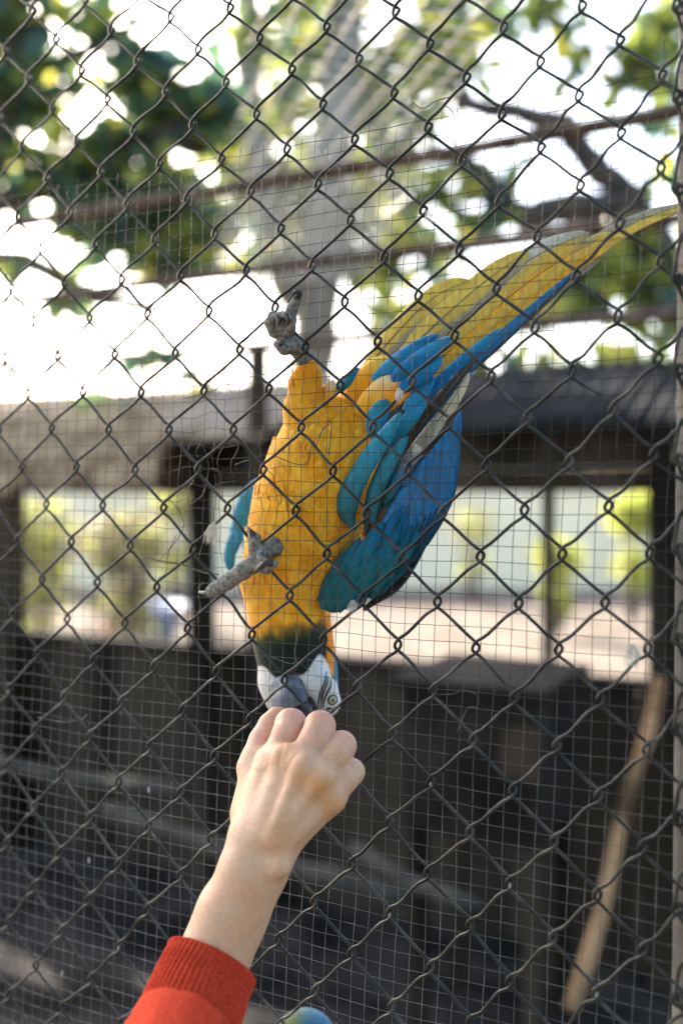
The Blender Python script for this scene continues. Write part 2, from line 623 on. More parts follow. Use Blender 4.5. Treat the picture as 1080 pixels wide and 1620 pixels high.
pa = P(1043, 1075, NW - 0.2)
pb = P(905, 1600, NW - 0.9)
plank('leaning_plank', pa, pb, 0.03, 0.026, MAT['tan'], 'sunlit tan plank leaning against the shed sill', 'plank')
for (x0, y0, x1, y1, n, r, lab) in ((-60, 1195, 300, 1255, 1.9, 0.026, 'grey log rail lying across under the thatch corner'),
                                    (170, 1285, 640, 1420, 1.5, 0.028, 'long grey pole sloping down behind the outstretched arm'),
                                    (560, 1345, 760, 1440, 1.3, 0.02, 'short weathered pole on the aviary floor beside the feed hutch')):
    pts = catmull([P(x0, y0, n + 0.15), P((x0 + x1) / 2, (y0 + y1) / 2 + 6, n + 0.05), P(x1, y1, n)], 8)
    pts = pts + rng.normal(0, 0.003, pts.shape)
    v, f = tube(pts, r * (1 + 0.1 * np.sin(np.arange(len(pts)) * 1.1)), 12)
    tag(obj('wooden_pole', v, f, MAT['log']), lab, 'pole')

# feed hutch: dark box on legs with a brown sliding door
hc = L(P(745, 1200, 1.75))
hut = thing('feed_hutch', W(hc[0], 1.9, 0.02), 'dark wooden feed hutch with a brown door below the window', 'hutch')
ht = L(P(745, 1085, 1.75))[2]
hb = L(P(745, 1330, 1.75))[2]
s0, s1 = L(P(625, 1200, 1.75))[0], L(P(862, 1200, 1.75))[0]
v, f = sbox(s0 + 0.02, s1 - 0.02, 1.76, 2.15, hb, ht - 0.02, 0.005)
obj('box', v, f, MAT['black'], hut, smooth=False)
v, f = sbox(s0 - 0.01, s1 + 0.01, 1.72, 2.18, ht - 0.019, ht + 0.01, 0.005)
obj('lid', v, f, MAT['black'], hut, smooth=False)
d0, d1 = L(P(790, 1190, 1.75))[0], L(P(850, 1190, 1.75))[0]
v, f = sbox(d0, d1, 1.745, 1.7595, L(P(820, 1235, 1.75))[2], L(P(820, 1150, 1.75))[2], 0.003)
obj('door', v, f, MAT['beam'], hut, smooth=False)
for s in (s0 + 0.05, s1 - 0.05):
    for n in (1.8, 2.1):
        v, f = sbox(s - 0.02, s + 0.02, n - 0.02, n + 0.02, 0.0, hb + 0.002, 0.003)
        obj('leg', v, f, MAT['timber'], hut, smooth=False)

# ------------------------------------------------------------------ roof frame and roof netting
HR = CAMZ + 0.80
def roof_pipe(xa, y, r, lab):
    d = 0.80 * FPX / (HY - y)
    n = L(Q(540, y, d))[1]
    pts = np.array([W(s, n, HR + 0.004 * math.sin(s * 3)) for s in np.linspace(-5, 1.7, 30)])
    v, f = tube(pts, r, 14)
    t = thing('roof_pipe', W(-1.5, n, HR), lab, 'pipe', 'pipes carrying the roof netting')
    obj('rail', v, f, MAT['rust'], t)
    for s in np.arange(-4.8, 1.7, 0.9):
        a = np.linspace(0, 2 * math.pi * 1.1, 20)
        pts = np.array([W(s + 0.004 * q, n + (r + 0.004) * math.cos(q), HR + (r + 0.004) * math.sin(q)) for q in a])
        v, f = tube(pts, 0.002, 5)
        obj('wire_tie', v, f, MAT['roofwire'], t)
    return n


nA = roof_pipe(540, 268, 0.017, 'rusty brown pipe under the roof netting, first behind the chain link fence')
nB = roof_pipe(540, 411, 0.023, 'rusty roof pipe second behind the chain link fence')
nC = roof_pipe(540, 537, 0.034, 'rusty roof pipe third behind the fence, above the shed roof')
net = thing('roof_netting', W(-1.5, 1.5, HR), 'pale sunlit strip of diamond wire netting lying across the roof pipes', 'netting')
PH = 0.0354
for i in range(-60, 20):
    # the net lies as a skewed strip across the pipes
    s0 = i * 0.0345
    start = max(0.02, 1.047 + (-0.84 - s0) * 1.357)
    sag = 0.012 * math.sin(i * 0.11)
    pts = []
    for j in range(int(start / PH) + 1, int(min(nB + 0.35, 0.92 + (-0.21 - s0) * 1.6) / PH) + 1):
        side = (j + i) % 2
        q = 1 if side else -1
        n = 0.02 + j * PH
        ss_ = s0 + side * 0.0345 + 0.003 * q
        for ds, dn, dz in ((-q * 0.004, -0.005, 0.003 * q), (0, 0, 0), (-q * 0.004, 0.005, -0.003 * q)):
            pts.append(W(ss_ + ds, n + dn, HR + 0.022 + sag + dz))
    if len(pts) < 9: continue
    v, f = tube(pts, 0.0022, 5, cap=False)
    obj('wire', v, f, MAT['roofwire'], net)

# ------------------------------------------------------------------ trees, shrubs and far things
def leaf_shape():
    # folded pointed blade, unit length along +x
    xs = [0, 0.25, 0.55, 0.82, 1.0]
    ws = [0.02, 0.24, 0.30, 0.18, 0.0]
    V, F = [], []
    for x, w in zip(xs, ws):
        dz = -0.22 * x * x
        V += [(x, -w, 0.10 * w / 0.3 + dz), (x, 0, dz), (x, w, 0.10 * w / 0.3 + dz)]
    for i in range(4):
        a = i * 3
        F += [[a, a + 3, a + 4, a + 1], [a + 1, a + 4, a + 5, a + 2]]
    return np.array(V), np.array(F)


LV, LF = leaf_shape()


def leaves(centres, sizes, cols, droop=0.35):
    """many leaves at once"""
    n = len(centres)
    d = rng.normal(0, 1, (n, 3))
    d[:, 2] -= droop
    d /= np.linalg.norm(d, axis=1)[:, None]
    a = rng.normal(0, 1, (n, 3))
    y = np.cross(d, a)
    y /= np.linalg.norm(y, axis=1)[:, None]
    z = np.cross(d, y)
    V = (centres[:, None] + sizes[:, None, None] * (LV[None, :, 0, None] * d[:, None] + LV[None, :, 1, None] * y[:, None] + LV[None, :, 2, None] * z[:, None]))
    F = (LF[None] + (np.arange(n) * len(LV))[:, None, None]).reshape(-1, 4)
    C = np.repeat(cols, len(LV), axis=0)
    return V.reshape(-1, 3), F, C


GREENS = np.array([lin('#4c6a54'), lin('#627650'), lin('#929c48'), lin('#c4bf5c'), lin('#46605a')])


def blob_points(c, r, n, flat=0.8):
    p = rng.normal(0, 1, (n, 3))
    p /= np.linalg.norm(p, axis=1)[:, None]
    p *= rng.random((n, 1)) ** 0.45
    return np.array(c) + p * np.array([r, r, r * flat])


def tree(name, label, base, limbs, clumps, leaf, bark, mix, group='trees beyond the aviary', cat='tree'):
    """limbs: list of (points, r0, r1); clumps: (centre, radius, count)"""
    t = thing(name, base, label, cat, group)
    for i, (pts, r0, r1) in enumerate(limbs):
        p = catmull(pts, 6)
        p = p + rng.normal(0, 0.006, p.shape)
        v, f = tube(p, np.linspace(r0, r1, len(p)) * (1 + 0.06 * np.sin(np.arange(len(p)) * 1.7)), 10)
        obj('trunk' if i == 0 else 'limb', v, f, bark, t)
    C, S, K = [], [], []
    for c, r, n in clumps:
        p = blob_points(c, r, n)
        C.append(p)
        S.append(leaf * rng.uniform(0.6, 1.3, n))
        ids = rng.choice(len(GREENS), n, p=mix)
        K.append(GREENS[ids] * rng.uniform(0.9, 1.5, (n, 1)))
        m = max(2, n // 60)
        # twigs into the clump
    if C:
        v, f, k = leaves(np.vstack(C), np.concatenate(S), np.vstack(K))
        obj('crown', v, f, MAT['leaf'], t, smooth=False, col=k)
    return t


MIXD = [0.36, 0.24, 0.14, 0.10, 0.16]
MIXY = [0.15, 0.25, 0.30, 0.25, 0.05]
MIXM = [0.2, 0.25, 0.28, 0.20, 0.07]


def cl(x, y, d, rpx, n):
    return (Q(x, y, d), rpx * d / FPX, n)


# tree with dark big leaves, over the thatched end
d = 5.6
tree('broadleaf_tree', 'broadleaf tree with dark green clumps over the thatched end of the shed', Q(-120, 785 + 1.5 * FPX / d, d),
     [([Q(-120, 785 + 1.5 * FPX / d, d), Q(-90, 700, d), Q(-60, 400, d), Q(20, 120, d), Q(60, -200, d)], 0.14, 0.05),
      ([Q(-60, 400, d), Q(60, 420, d), Q(150, 470, d), Q(280, 495, d - 0.3)], 0.07, 0.035),
      ([Q(-40, 330, d), Q(120, 280, d), Q(250, 215, d), Q(330, 225, d)], 0.07, 0.10),
      ([Q(20, 120, d), Q(180, 60, d), Q(320, -40, d)], 0.05, 0.02)],
     [cl(50, 150, d, 90, 150), cl(20, 20, d, 80, 70), cl(235, 130, d, 70, 170), cl(150, 330, d, 75, 150), cl(250, 300, d, 85, 200), cl(250, 405, d, 50, 70),
      cl(330, 345, d + 0.4, 55, 90), cl(20, 270, d, 60, 60), cl(150, 30, d, 60, 60), cl(110, 460, d, 30, 14), cl(340, 180, d, 60, 80), cl(-80, 0, d, 160, 300), cl(170, 230, d, 60, 100), cl(290, 380, d, 60, 90), cl(130, 260, d, 60, 80), (Q(240, 572, 4.4), 0.08, 9), (Q(172, 632, 4.4), 0.07, 8), (Q(110, 465, 4.8), 0.09, 9), (Q(40, 425, 4.8), 0.09, 8), (Q(330, 600, 4.6), 0.10, 10)],
     0.17, MAT['darkbark'], MIXD)
# pale trunk tree in the middle
d = 6.6
tree('pale_trunk_tree', 'tall tree with thick pale grey trunk rising behind the roof netting', Q(480, 785 + 1.5 * FPX / d, d),
     [([Q(480, 785 + 1.5 * FPX / d, d), Q(490, 640, d), Q(505, 450, d), Q(530, 220, d), Q(555, -60, d), Q(570, -300, d)], 0.17, 0.12),
      ([Q(535, 180, d), Q(640, 60, d), Q(760, -20, d)], 0.06, 0.03),
      ([Q(500, 520, d + 0.2), Q(440, 420, d), Q(402, 220, d), Q(392, 20, d), Q(385, -220, d)], 0.10, 0.085)],
     [cl(400, 60, d, 60, 90), cl(440, 170, d, 65, 90), cl(350, 230, d, 60, 70), cl(470, 20, d, 60, 60), cl(620, 90, d, 65, 70), cl(690, 40, d, 60, 70), cl(770, -10, d, 70, 100),
      cl(640, 200, d, 60, 50), cl(600, 430, d, 60, 50), cl(650, 390, d, 55, 40), cl(420, 400, d, 60, 60), cl(570, 330, d, 60, 40), cl(540, -120, d, 160, 300), cl(480, 300, d + 0.6, 80, 150), cl(400, 250, d + 0.8, 90, 170), cl(560, 260, d + 0.8, 90, 150), cl(470, 400, d + 0.8, 80, 120), cl(620, 180, d + 0.8, 90, 130), cl(700, 60, d + 0.6, 80, 120), cl(640, 350, d + 0.9, 80, 80), cl(520, 60, d + 0.8, 90, 120), cl(420, 320, d + 0.5, 70, 80), cl(560, 150, d + 0.5, 70, 70), cl(560, 400, d + 0.5, 60, 60), cl(640, 300, d + 0.5, 60, 60), cl(480, 120, d + 0.5, 60, 60), cl(720, 110, d, 60, 70), cl(640, 540, d + 0.5, 60, 40), cl(700, 440, d + 0.5, 50, 40)],
     0.16, MAT['bark'], MIXM)
# dark branched tree on the other side
d = 5.8
tree('forked_tree', 'tree with dark forked branches behind the macaw tail', Q(1180, 785 + 1.5 * FPX / d, d),
     [([Q(1180, 785 + 1.5 * FPX / d, d), Q(1150, 700, d), Q(1090, 480, d), Q(1010, 335, d), Q(930, 250, d), Q(890, 190, d)], 0.13, 0.07),
      ([Q(1000, 330, d), Q(880, 330, d), Q(830, 345, d), Q(760, 285, d), Q(715, 235, d)], 0.10, 0.075),
      ([Q(890, 195, d), Q(830, 180, d), Q(720, 160, d)], 0.07, 0.05),
      ([Q(1040, 400, d), Q(940, 390, d), Q(860, 500, d), Q(760, 545, d)], 0.07, 0.04)],
     [cl(1020, 100, d, 60, 100), cl(1060, 40, d, 50, 60), cl(925, 65, d, 22, 14), cl(905, 120, d, 26, 16), cl(1040, 440, d, 70, 90), cl(960, 420, d, 55, 60), cl(1000, 540, d, 70, 40),
      cl(860, 480, d, 45, 30), cl(900, 590, d, 50, 26), cl(780, 470, d, 40, 24), cl(740, 350, d, 50, 36), cl(700, 300, d, 45, 30), cl(860, 20, d, 60, 50), cl(790, 270, d, 30, 10),
      cl(1150, 250, d, 120, 160), cl(850, 590, d, 40, 18), cl(620, 500, d, 50, 30), cl(840, 560, d, 40, 16), cl(980, 400, d, 60, 60), cl(1050, 500, d, 50, 50), cl(930, 470, d, 40, 30), cl(760, 575, d, 40, 24), cl(960, 600, d - 1, 50, 30), cl(1050, 610, d - 1, 50, 36), cl(820, 610, d - 1, 40, 24)],
     0.16, MAT['darkbark'], MIXM)
# shade tree over the far corner: it keeps the low sun off the fence
sc_ = np.array([0.02, 1.0, 1.5]) + np.array(to_sun) * 7.0
tree('shade_tree', 'dense dark shade tree rising over the far thatched corner of the aviary', (sc_[0] - 0.9, sc_[1] + 0.2, 0),
     [([(sc_[0] - 0.9, sc_[1] + 0.2, -0.05), (sc_[0] - 0.9, sc_[1], 2.0), (sc_[0] - 0.5, sc_[1], 3.8), (sc_[0], sc_[1], sc_[2] + 0.3)], 0.2, 0.06)],
     [(sc_, 0.95, 1500), (sc_ + np.array([-0.9, 0.2, 0.2]), 1.1, 1000), (sc_ + np.array([0.1, 0.2, -0.6]), 0.7, 500), (sc_ + np.array([0.4, 0.0, 0.6]), 0.8, 600)],
     0.19, MAT['bark'], MIXD, group='trees beyond the aviary')
tree('overhead_blocker_tree', 'added tree beside the visitor, its limb blocking sky light overhead', (-2.6, -0.6, 0),  # unseen tree added to block overhead sky light on the cage front
     [([(-2.6, -0.6, -0.05), (-2.6, -0.5, 1.6), (-2.3, -0.2, 3.2), (-1.2, 0.4, 4.3), (-0.2, 1.1, 4.6)], 0.18, 0.04)],
     [(np.array([-0.3, 1.4, 4.4]), 1.3, 1300), (np.array([0.3, 0.7, 4.3]), 1.1, 380), (np.array([-1.6, 0.3, 4.4]), 1.3, 600)],
     0.2, MAT['bark'], MIXM, group=None)

# unseen trees added behind the visitor to cut sky light on the foreground
for k_, (bx_, by_, lab_) in enumerate(((-3.6, -2.6, 'added sky-blocking tree behind the visitor, towards the shade tree'), (0.2, -3.8, 'added sky-blocking tree straight behind the visitor'), (3.6, -2.4, 'added sky-blocking tree behind the visitor, past the fence post'))):
    tree('sky_blocker_tree', lab_, (bx_, by_, 0), [([(bx_, by_, -0.05), (bx_ + 0.1, by_, 1.5), (bx_, by_ + 0.2, 3.2), (bx_ * 0.8, by_ * 0.8, 4.6)], 0.16, 0.05)],
         [((bx_ * 0.9, by_ * 0.9, 3.0), 1.7, 420), ((bx_ * 0.95, by_ * 0.95, 4.2), 1.6, 300), ((bx_, by_, 1.6), 1.5, 260)], 0.34, MAT['bark'], MIXD, group='added trees blocking sky light behind the visitor')

# shrubs seen through the windows
SHRUBC = np.array([lin('#6b6654'), lin('#8a7f68'), lin('#949a50'), lin('#adb250'), lin('#706a5c')])


def shrub(x, y, d, rpx, n, mix, lab, leaf=0.1):
    c = Q(x, y, d)
    r = rpx * d / FPX
    base = np.array([c[0], c[1], 0])
    t = thing('leafy_shrub', base, lab, 'shrub', 'shrubs beyond the shed')
    for i in range(5):
        a = i * 1.26
        tip = c + np.array([math.cos(a), math.sin(a), 0.3]) * r * 0.6
        v, f = tube(catmull([base + np.array([math.cos(a), math.sin(a), 0]) * 0.05, (base + tip) / 2 + np.array([0, 0, 0.05]), tip], 4), np.linspace(0.02, 0.006, 9), 6)
        obj('stem', v, f, MAT['darkbark'], t)
    p = np.vstack([blob_points(c, r, n), blob_points((c + base) / 2, r * 0.7, n // 2, 1.2)])
    p[:, 2] = np.maximum(p[:, 2], 0.12)
    ids = rng.choice(len(GREENS), len(p), p=mix)
    v, f, k = leaves(p, leaf * rng.uniform(0.6, 1.3, len(p)), SHRUBC[ids] * rng.uniform(0.8, 1.3, (len(p), 1)))
    obj('crown', v, f, MAT['leaf'], t, smooth=False, col=k)


YEL = [0.0, 0.05, 0.30, 0.65, 0.0]
shrub(882, 880, 11, 40, 300, YEL, 'yellow green shrub behind the slim shed post')
shrub(1000, 812, 12, 42, 340, YEL, 'yellow green shrub beside the thick corner post of the shed', 0.12)
shrub(745, 835, 14, 40, 160, MIXM, 'dull green shrub against the pale wall, beside the macaw wing')
shrub(200, 860, 9, 75, 520, [0.2, 0.45, 0.1, 0.1, 0.15], 'olive shrub seen through the window under the thatch')
shrub(60, 850, 10, 80, 600, MIXM, 'dark olive shrub beyond the thatched corner post')
shrub(280, 800, 12, 45, 300, MIXM, 'small pale green shrub behind the timber post next to the raised wing')

# far wall, plastered, with coping
dW = 16.5
far = thing('boundary_wall', Q(540, 785 + 1.5 * FPX / dW, dW), 'long pale plastered boundary wall beyond the shrubs', 'wall')
for i in range(16):
    x0, x1 = -20 + i * 2.5, -20 + i * 2.5 + 2.49
    V = [(x0, dW, -0.05), (x1, dW, -0.05), (x1, dW + 0.2, -0.05), (x0, dW + 0.2, -0.05), (x0, dW, 1.9), (x1, dW, 1.9), (x1, dW + 0.2, 1.9), (x0, dW + 0.2, 1.9)]
    F = [[0, 1, 5, 4], [1, 2, 6, 5], [2, 3, 7, 6], [3, 0, 4, 7], [4, 5, 6, 7]]
    obj('panel', V, F, MAT['wallp'], far, smooth=False)
    V = [(x0, dW - 0.05, 1.902), (x1, dW - 0.05, 1.902), (x1, dW + 0.25, 1.902), (x0, dW + 0.25, 1.902), (x0, dW - 0.05, 1.98), (x1, dW - 0.05, 1.98), (x1, dW + 0.25, 1.98), (x0, dW + 0.25, 1.98)]
    obj('coping', V, F + [[3, 2, 1, 0]], MAT['wallp'], far, smooth=False)

# pale blue tub and clay pot on the sand
def lathe(c, prof, seg=24):
    V = []
    for r, z in prof:
        for i in range(seg):
            a = i / seg * 2 * math.pi
            V.append((c[0] + r * math.cos(a), c[1] + r * math.sin(a), c[2] + z))
    F = [[k * seg + i, k * seg + (i + 1) % seg, (k + 1) * seg + (i + 1) % seg, (k + 1) * seg + i] for k in range(len(prof) - 1) for i in range(seg)]
    F.append(list(range(seg - 1, -1, -1)))
    return np.array(V), F


c = floor_at(240, 1010)
v, f = lathe(c, [(0.25, 0), (0.34, 0.32), (0.37, 0.33), (0.37, 0.36), (0.33, 0.35), (0.24, 0.04), (0.01, 0.03)])
tag(obj('water_tub', v, f, MAT['tub'], loc=c), 'pale blue plastic tub on the sand beyond the shed', 'tub')
c = floor_at(185, 1030)
v, f = lathe(c, [(0.09, 0), (0.14, 0.2), (0.16, 0.2), (0.16, 0.24), (0.13, 0.24), (0.08, 0.03), (0.01, 0.03)])
tag(obj('clay_pot', v, f, MAT['clay'], loc=c), 'orange clay pot beside the pale blue tub', 'pot')

# ------------------------------------------------------------------ the macaw
# colours measured as albedo
YEL1, YEL2, ORG = np.array(lin('#f8ba3a')), np.array(lin('#f2a422')), np.array(lin('#e48a14'))
BLUE, BLUE2, TEAL, DTEAL = np.array(lin('#0a6ea8')), np.array(lin('#2a86b4')), np.array(lin('#1b7c96')), np.array(lin('#155e68'))
GREEN, BLACK, WHITE, GREY = np.array(lin('#3c4a22')), np.array(lin('#1c2420')), np.array(lin('#d6d6d2')), np.array(lin('#8f8c86'))
TYEL, CREAM, DGREY = np.array(lin('#dfbd50')), np.array(lin('#e0d4b4')), np.array(lin('#3a3c3a'))


def to_px(V):
    d = V[:, 1]
    return V[:, 0] / d * FPX + CX, HY - (V[:, 2] - CAMZ) / d * FPX


def ss(a, b, x):
    t = np.clip((x - a) / (b - a), 0, 1)
    return t * t * (3 - 2 * t)


def mixc(a, b, t):
    return a * (1 - t[:, None]) + b * t[:, None]


mac = thing('macaw', P(500, 800, 0.06), 'blue and yellow macaw hanging upside down on the fence, beak at the hand', 'macaw')
NB = 0.062
fld = Field(P(330, 1160, 0.0) - np.array([0, 0.06, 0]), P(660, 540, 0.16) + np.array([0, 0.06, 0]), 0.0013)
body = [(540, 672, NB + 0.02, 44), (526, 705, NB + 0.005, 64), (508, 750, NB, 80), (490, 815, NB, 84), (470, 880, NB, 75), (455, 935, NB, 62), (458, 985, NB, 55)]
bp_ = [P(x, y, n) for x, y, n, r in body]
br_ = [rp(r, p) for p, (x, y, n, r) in zip(bp_, body)]
fld.chain(bp_, br_, 0.02)
# neck and head
hd = [(458, 985, NB, 55), (466, 1025, NB + 0.004, 56), (474, 1072, NB + 0.004, 54), (482, 1105, NB + 0.006, 50)]
hp = [P(x, y, n) for x, y, n, r in hd]
fld.chain(hp, [rp(r, p) for p, (x, y, n, r) in zip(hp, hd)], 0.015)
# cheeks
a = P(506, 1085, NB - 0.012); fld.cone(a, P(514, 1110, NB - 0.008), rp(27, a), rp(25, a), 0.008)
a = P(434, 1080, NB - 0.010); fld.cone(a, P(446, 1112, NB - 0.006), rp(24, a), rp(22, a), 0.008)
# thigh of the raised leg, vent tufts
th_ = [(490, 716, NB - 0.012, 46), (482, 655, NB - 0.024, 29), (484, 615, NB - 0.034, 23), (487, 590, NB - 0.040, 17), (487, 572, NB - 0.044, 11)]
tp = [P(x, y, n) for x, y, n, r in th_]
fld.chain(tp, [rp(r, p) for p, (x, y, n, r) in zip(tp, th_)], 0.010)
# second thigh, mostly within the belly plumage
t2 = [(470, 850, NB - 0.012, 40), (448, 868, NB - 0.036, 22)]
tp2 = [P(x, y, n) for x, y, n, r in t2]
fld.chain(tp2, [rp(r, p) for p, (x, y, n, r) in zip(tp2, t2)], 0.012)
# rump running up into the tail
a = P(556, 660, NB + 0.02); b = P(620, 606, NB + 0.03)
fld.cone(a, b, rp(36, a), rp(24, b), 0.012)
a = P(526, 645, NB - 0.01); fld.cone(a, P(517, 615, NB - 0.012), rp(14, a), rp(8, a), 0.006)
BV, BF = fld.mesh()


def body_colour(V):
    x, y = to_px(V)
    n = (V - F0) @ EN
    nz = np.array([mnoise.noise(Vector((p * 90).tolist())) for p in V])
    nz2 = np.array([mnoise.noise(Vector((p * np.array([260, 260, 60])).tolist())) for p in V])
    xx, yy = x + nz * 5 + nz2 * 1, y + nz * 6 + nz2 * 2
    c = mixc(YEL1, YEL2, ss(-0.3, 0.5, nz))
    c = mixc(c, ORG, 0.7 * ss(0, 50, xx - (620 - 0.32 * (yy - 640)) + 40) * ss(640, 700, yy) * ss(-0.4, 0.4, nz + 0.1))
    # orange tinge on thigh and around the raised leg
    c = mixc(c, ORG, 0.6 * ss(620, 590, yy) * (xx < 530))
    # back and sides turn blue
    c = mixc(c, BLUE, ss(NB + 0.012, NB + 0.022, n + nz * 0.004))
    # green to black throat
    thr = ss(978, 1008, yy + 0.16 * (xx - 470) + 4 * nz2)
    c = mixc(c, GREEN, thr * ss(548, 528, x + 4 * nz))
    c = mixc(c, BLACK, ss(988, 1022, yy + 0.30 * (xx - 470)) * ss(535, 520, x))
    # orange stripe down the side of the neck, teal nape beyond it
    st = ss(514, 519, x + 2 * nz2) * ss(968, 985, y) * ss(1076, 1058, y)
    c = mixc(c, ORG * 0.95, st)
    c = mixc(c, TEAL * 0.9, ss(527, 531, x + 2 * nz) * ss(975, 1000, y))
    c = mixc(c, DTEAL, ss(NB + 0.018, NB + 0.026, n) * ss(960, 990, y))
    # bare white face: two lobes either side of the beak
    top_r = 1070 - 34 * np.exp(-((x - 506) / 17.0) ** 2) + 12 * ss(516, 526, x)
    wr = ss(-2.0, 2.0, y - top_r) * ss(462, 468, x) * ss(NB + 0.018, NB + 0.008, n)
    top_l = 1074 - 20 * ss(440, 414, x)
    wl_ = ss(-2.0, 2.0, y - top_l) * ss(470, 462, x) * ss(NB + 0.018, NB + 0.008, n)
    c = mixc(c, WHITE, np.maximum(wr, wl_))
    c = mixc(c, GREEN * 0.8, ss(1128, 1140, y))
    return np.clip(c, 0.003, 1)


bc = body_colour(BV)
body_o = obj('body', BV, BF, MAT['plumage'], mac, col=bc)

# fine contour feathers over the body surface
def face_data(V, F):
    a, b, c, d = (V[F[:, i]] for i in range(4))
    nrm = np.cross(c - a, d - b)
    ar = np.linalg.norm(nrm, axis=1) * 0.5
    return (a + b + c + d) / 4, nrm / (2 * ar[:, None] + 1e-15), ar


fc, fn, fa = face_data(BV, BF)
x_, y_ = to_px(fc)
okf = (y_ < 958) & ~((x_ < 520) & (y_ < 600)) & ~((x_ > 505) & (y_ < 640))
prob = fa * okf
ids = rng.choice(len(fc), 5200, p=prob / prob.sum())
tdir = P(560, 560, NB) - P(462, 960, NB)
tdir /= np.linalg.norm(tdir)
pc, pn = fc[ids], fn[ids]
pcol = bc[BF[ids, 0]]
isleg = (x_[ids] < 520) & (y_[ids] < 680)
dirs = np.where(isleg[:, None], np.array([0.0, -0.1, 1.0]), tdir[None]) + rng.normal(0, 0.16, (len(ids), 3))
dirs -= pn * np.sum(dirs * pn, 1)[:, None]
dirs /= np.linalg.norm(dirs, axis=1)[:, None]
sd = np.cross(pn, dirs)
Ln = rng.uniform(0.010, 0.018, len(ids))[:, None] * np.where(isleg, 0.7, 1.0)[:, None]
Wd = Ln * rng.uniform(0.14, 0.22, (len(ids), 1))
rows = []
for t, w, lift in ((0, 0.5, -0.0006), (0.35, 1.0, 0.0002), (0.75, 0.85, 0.0006), (1.0, 0.25, 0.0009)):
    for q in (-1, 0, 1):
        rows.append(pc + dirs * Ln * t + sd * Wd * w * q + pn * (lift + (0.0003 if q == 0 else 0.0)))
FV = np.stack(rows, 1)
tmpl = []
for r in range(3):
    for q in range(2):
        a = r * 3 + q
        tmpl.append([a, a + 1, a + 4, a + 3])
FF = (np.array(tmpl)[None] + (np.arange(len(ids)) * 12)[:, None, None]).reshape(-1, 4)
shade = rng.uniform(0.90, 1.05, (len(ids), 1))
FC = np.repeat(pcol * shade, 12, axis=0)
o = obj('contour_feathers', FV.reshape(-1, 3), FF, MAT['plumage'], mac, col=np.clip(FC, 0, 1))
o['kind'] = 'stuff'


def feather(name, pts, w, colf, parent, camber=0.12, roll=0.0, nu=30, nv=9, tipr=0.25, baser=0.35, mat='vane', shaft=False, thick=True):
    """long feather: pts (px, py, n), w (px widths at each pt), colf(u, v) colours"""
    wp = np.array([P(*p) for p in pts])
    sub = max(4, nu // (len(pts) - 1))
    C = catmull(wp, sub)
    u = np.linspace(0, 1, len(C))
    wid = np.interp(u, np.linspace(0, 1, len(w)), w) * C[:, 1] / FPX / 2
    env = np.sqrt(np.clip(1 - np.clip((u - (1 - tipr)) / tipr, 0, 1) ** 2.2, 0.0, 1))
    env *= baser + (1 - baser) * np.clip(u / 0.2, 0, 1)
    T = np.gradient(C, axis=0)
    T /= np.linalg.norm(T, axis=1)[:, None]
    view = C - np.array([0, 0, CAMZ])
    view = np.broadcast_to(EN, C.shape)
    S = np.cross(T, view)
    S /= np.linalg.norm(S, axis=1)[:, None]
    Nn = np.cross(S, T)
    if Nn.mean(0) @ EN > 0: Nn = -Nn
    S2 = S * math.cos(roll) + Nn * math.sin(roll)
    N2 = Nn * math.cos(roll) - S * math.sin(roll)
    V, Cc = [], []
    vs = np.linspace(-1, 1, nv)
    ph = random.uniform(0, 50)
    for i in range(len(C)):
        for v_ in vs:
            rag = 1 + 0.05 * mnoise.noise(Vector((u[i] * 14 + ph, v_ * 2, ph)))
            off = v_ * wid[i] * env[i] * rag
            V.append(C[i] + S2[i] * off + N2[i] * (camber * wid[i] * (1 - v_ * v_)) + N2[i] * 0.0004 * mnoise.noise(Vector((u[i] * 30, v_ * 8, ph))))
            Cc.append(colf(u[i], v_))
    nU = len(C)
    F = [[i * nv + j, i * nv + j + 1, (i + 1) * nv + j + 1, (i + 1) * nv + j] for i in range(nU - 1) for j in range(nv - 1)]
    Cc = np.array(Cc) * (0.92 + 0.12 * rng.random((len(Cc), 1)))
    o = obj(name, V, F, MAT[mat], parent, col=np.clip(Cc, 0, 1))
    if thick:
        md = o.modifiers.new('thickness', 'SOLIDIFY')
        md.thickness = 0.0004
    if shaft:
        sv, sf = tube(C[:-2] + N2[:-2] * (camber * wid[:-2, None] + 0.0003), np.linspace(0.0009, 0.0003, len(C) - 2), 5)
        obj('shaft', sv, sf, MAT['shaft'], o)
    return o


def lerp(a, b, t):
    return a * (1 - t) + b * t


def sst(a, b, x):
    t = min(1, max(0, (x - a) / (b - a)))
    return t * t * (3 - 2 * t)


# tail: underside yellow with grey and blue edges
def tailcol(main, edge, side, split, tipc=None):
    def fn_(u, v):
        e = sst(split - 0.18, split + 0.18, v * side + 0.12 * math.sin(u * 9))
        c = lerp(main, edge, e)
        if tipc is not None: c = lerp(c, tipc, sst(0.86, 1.0, u))
        return c
    return fn_


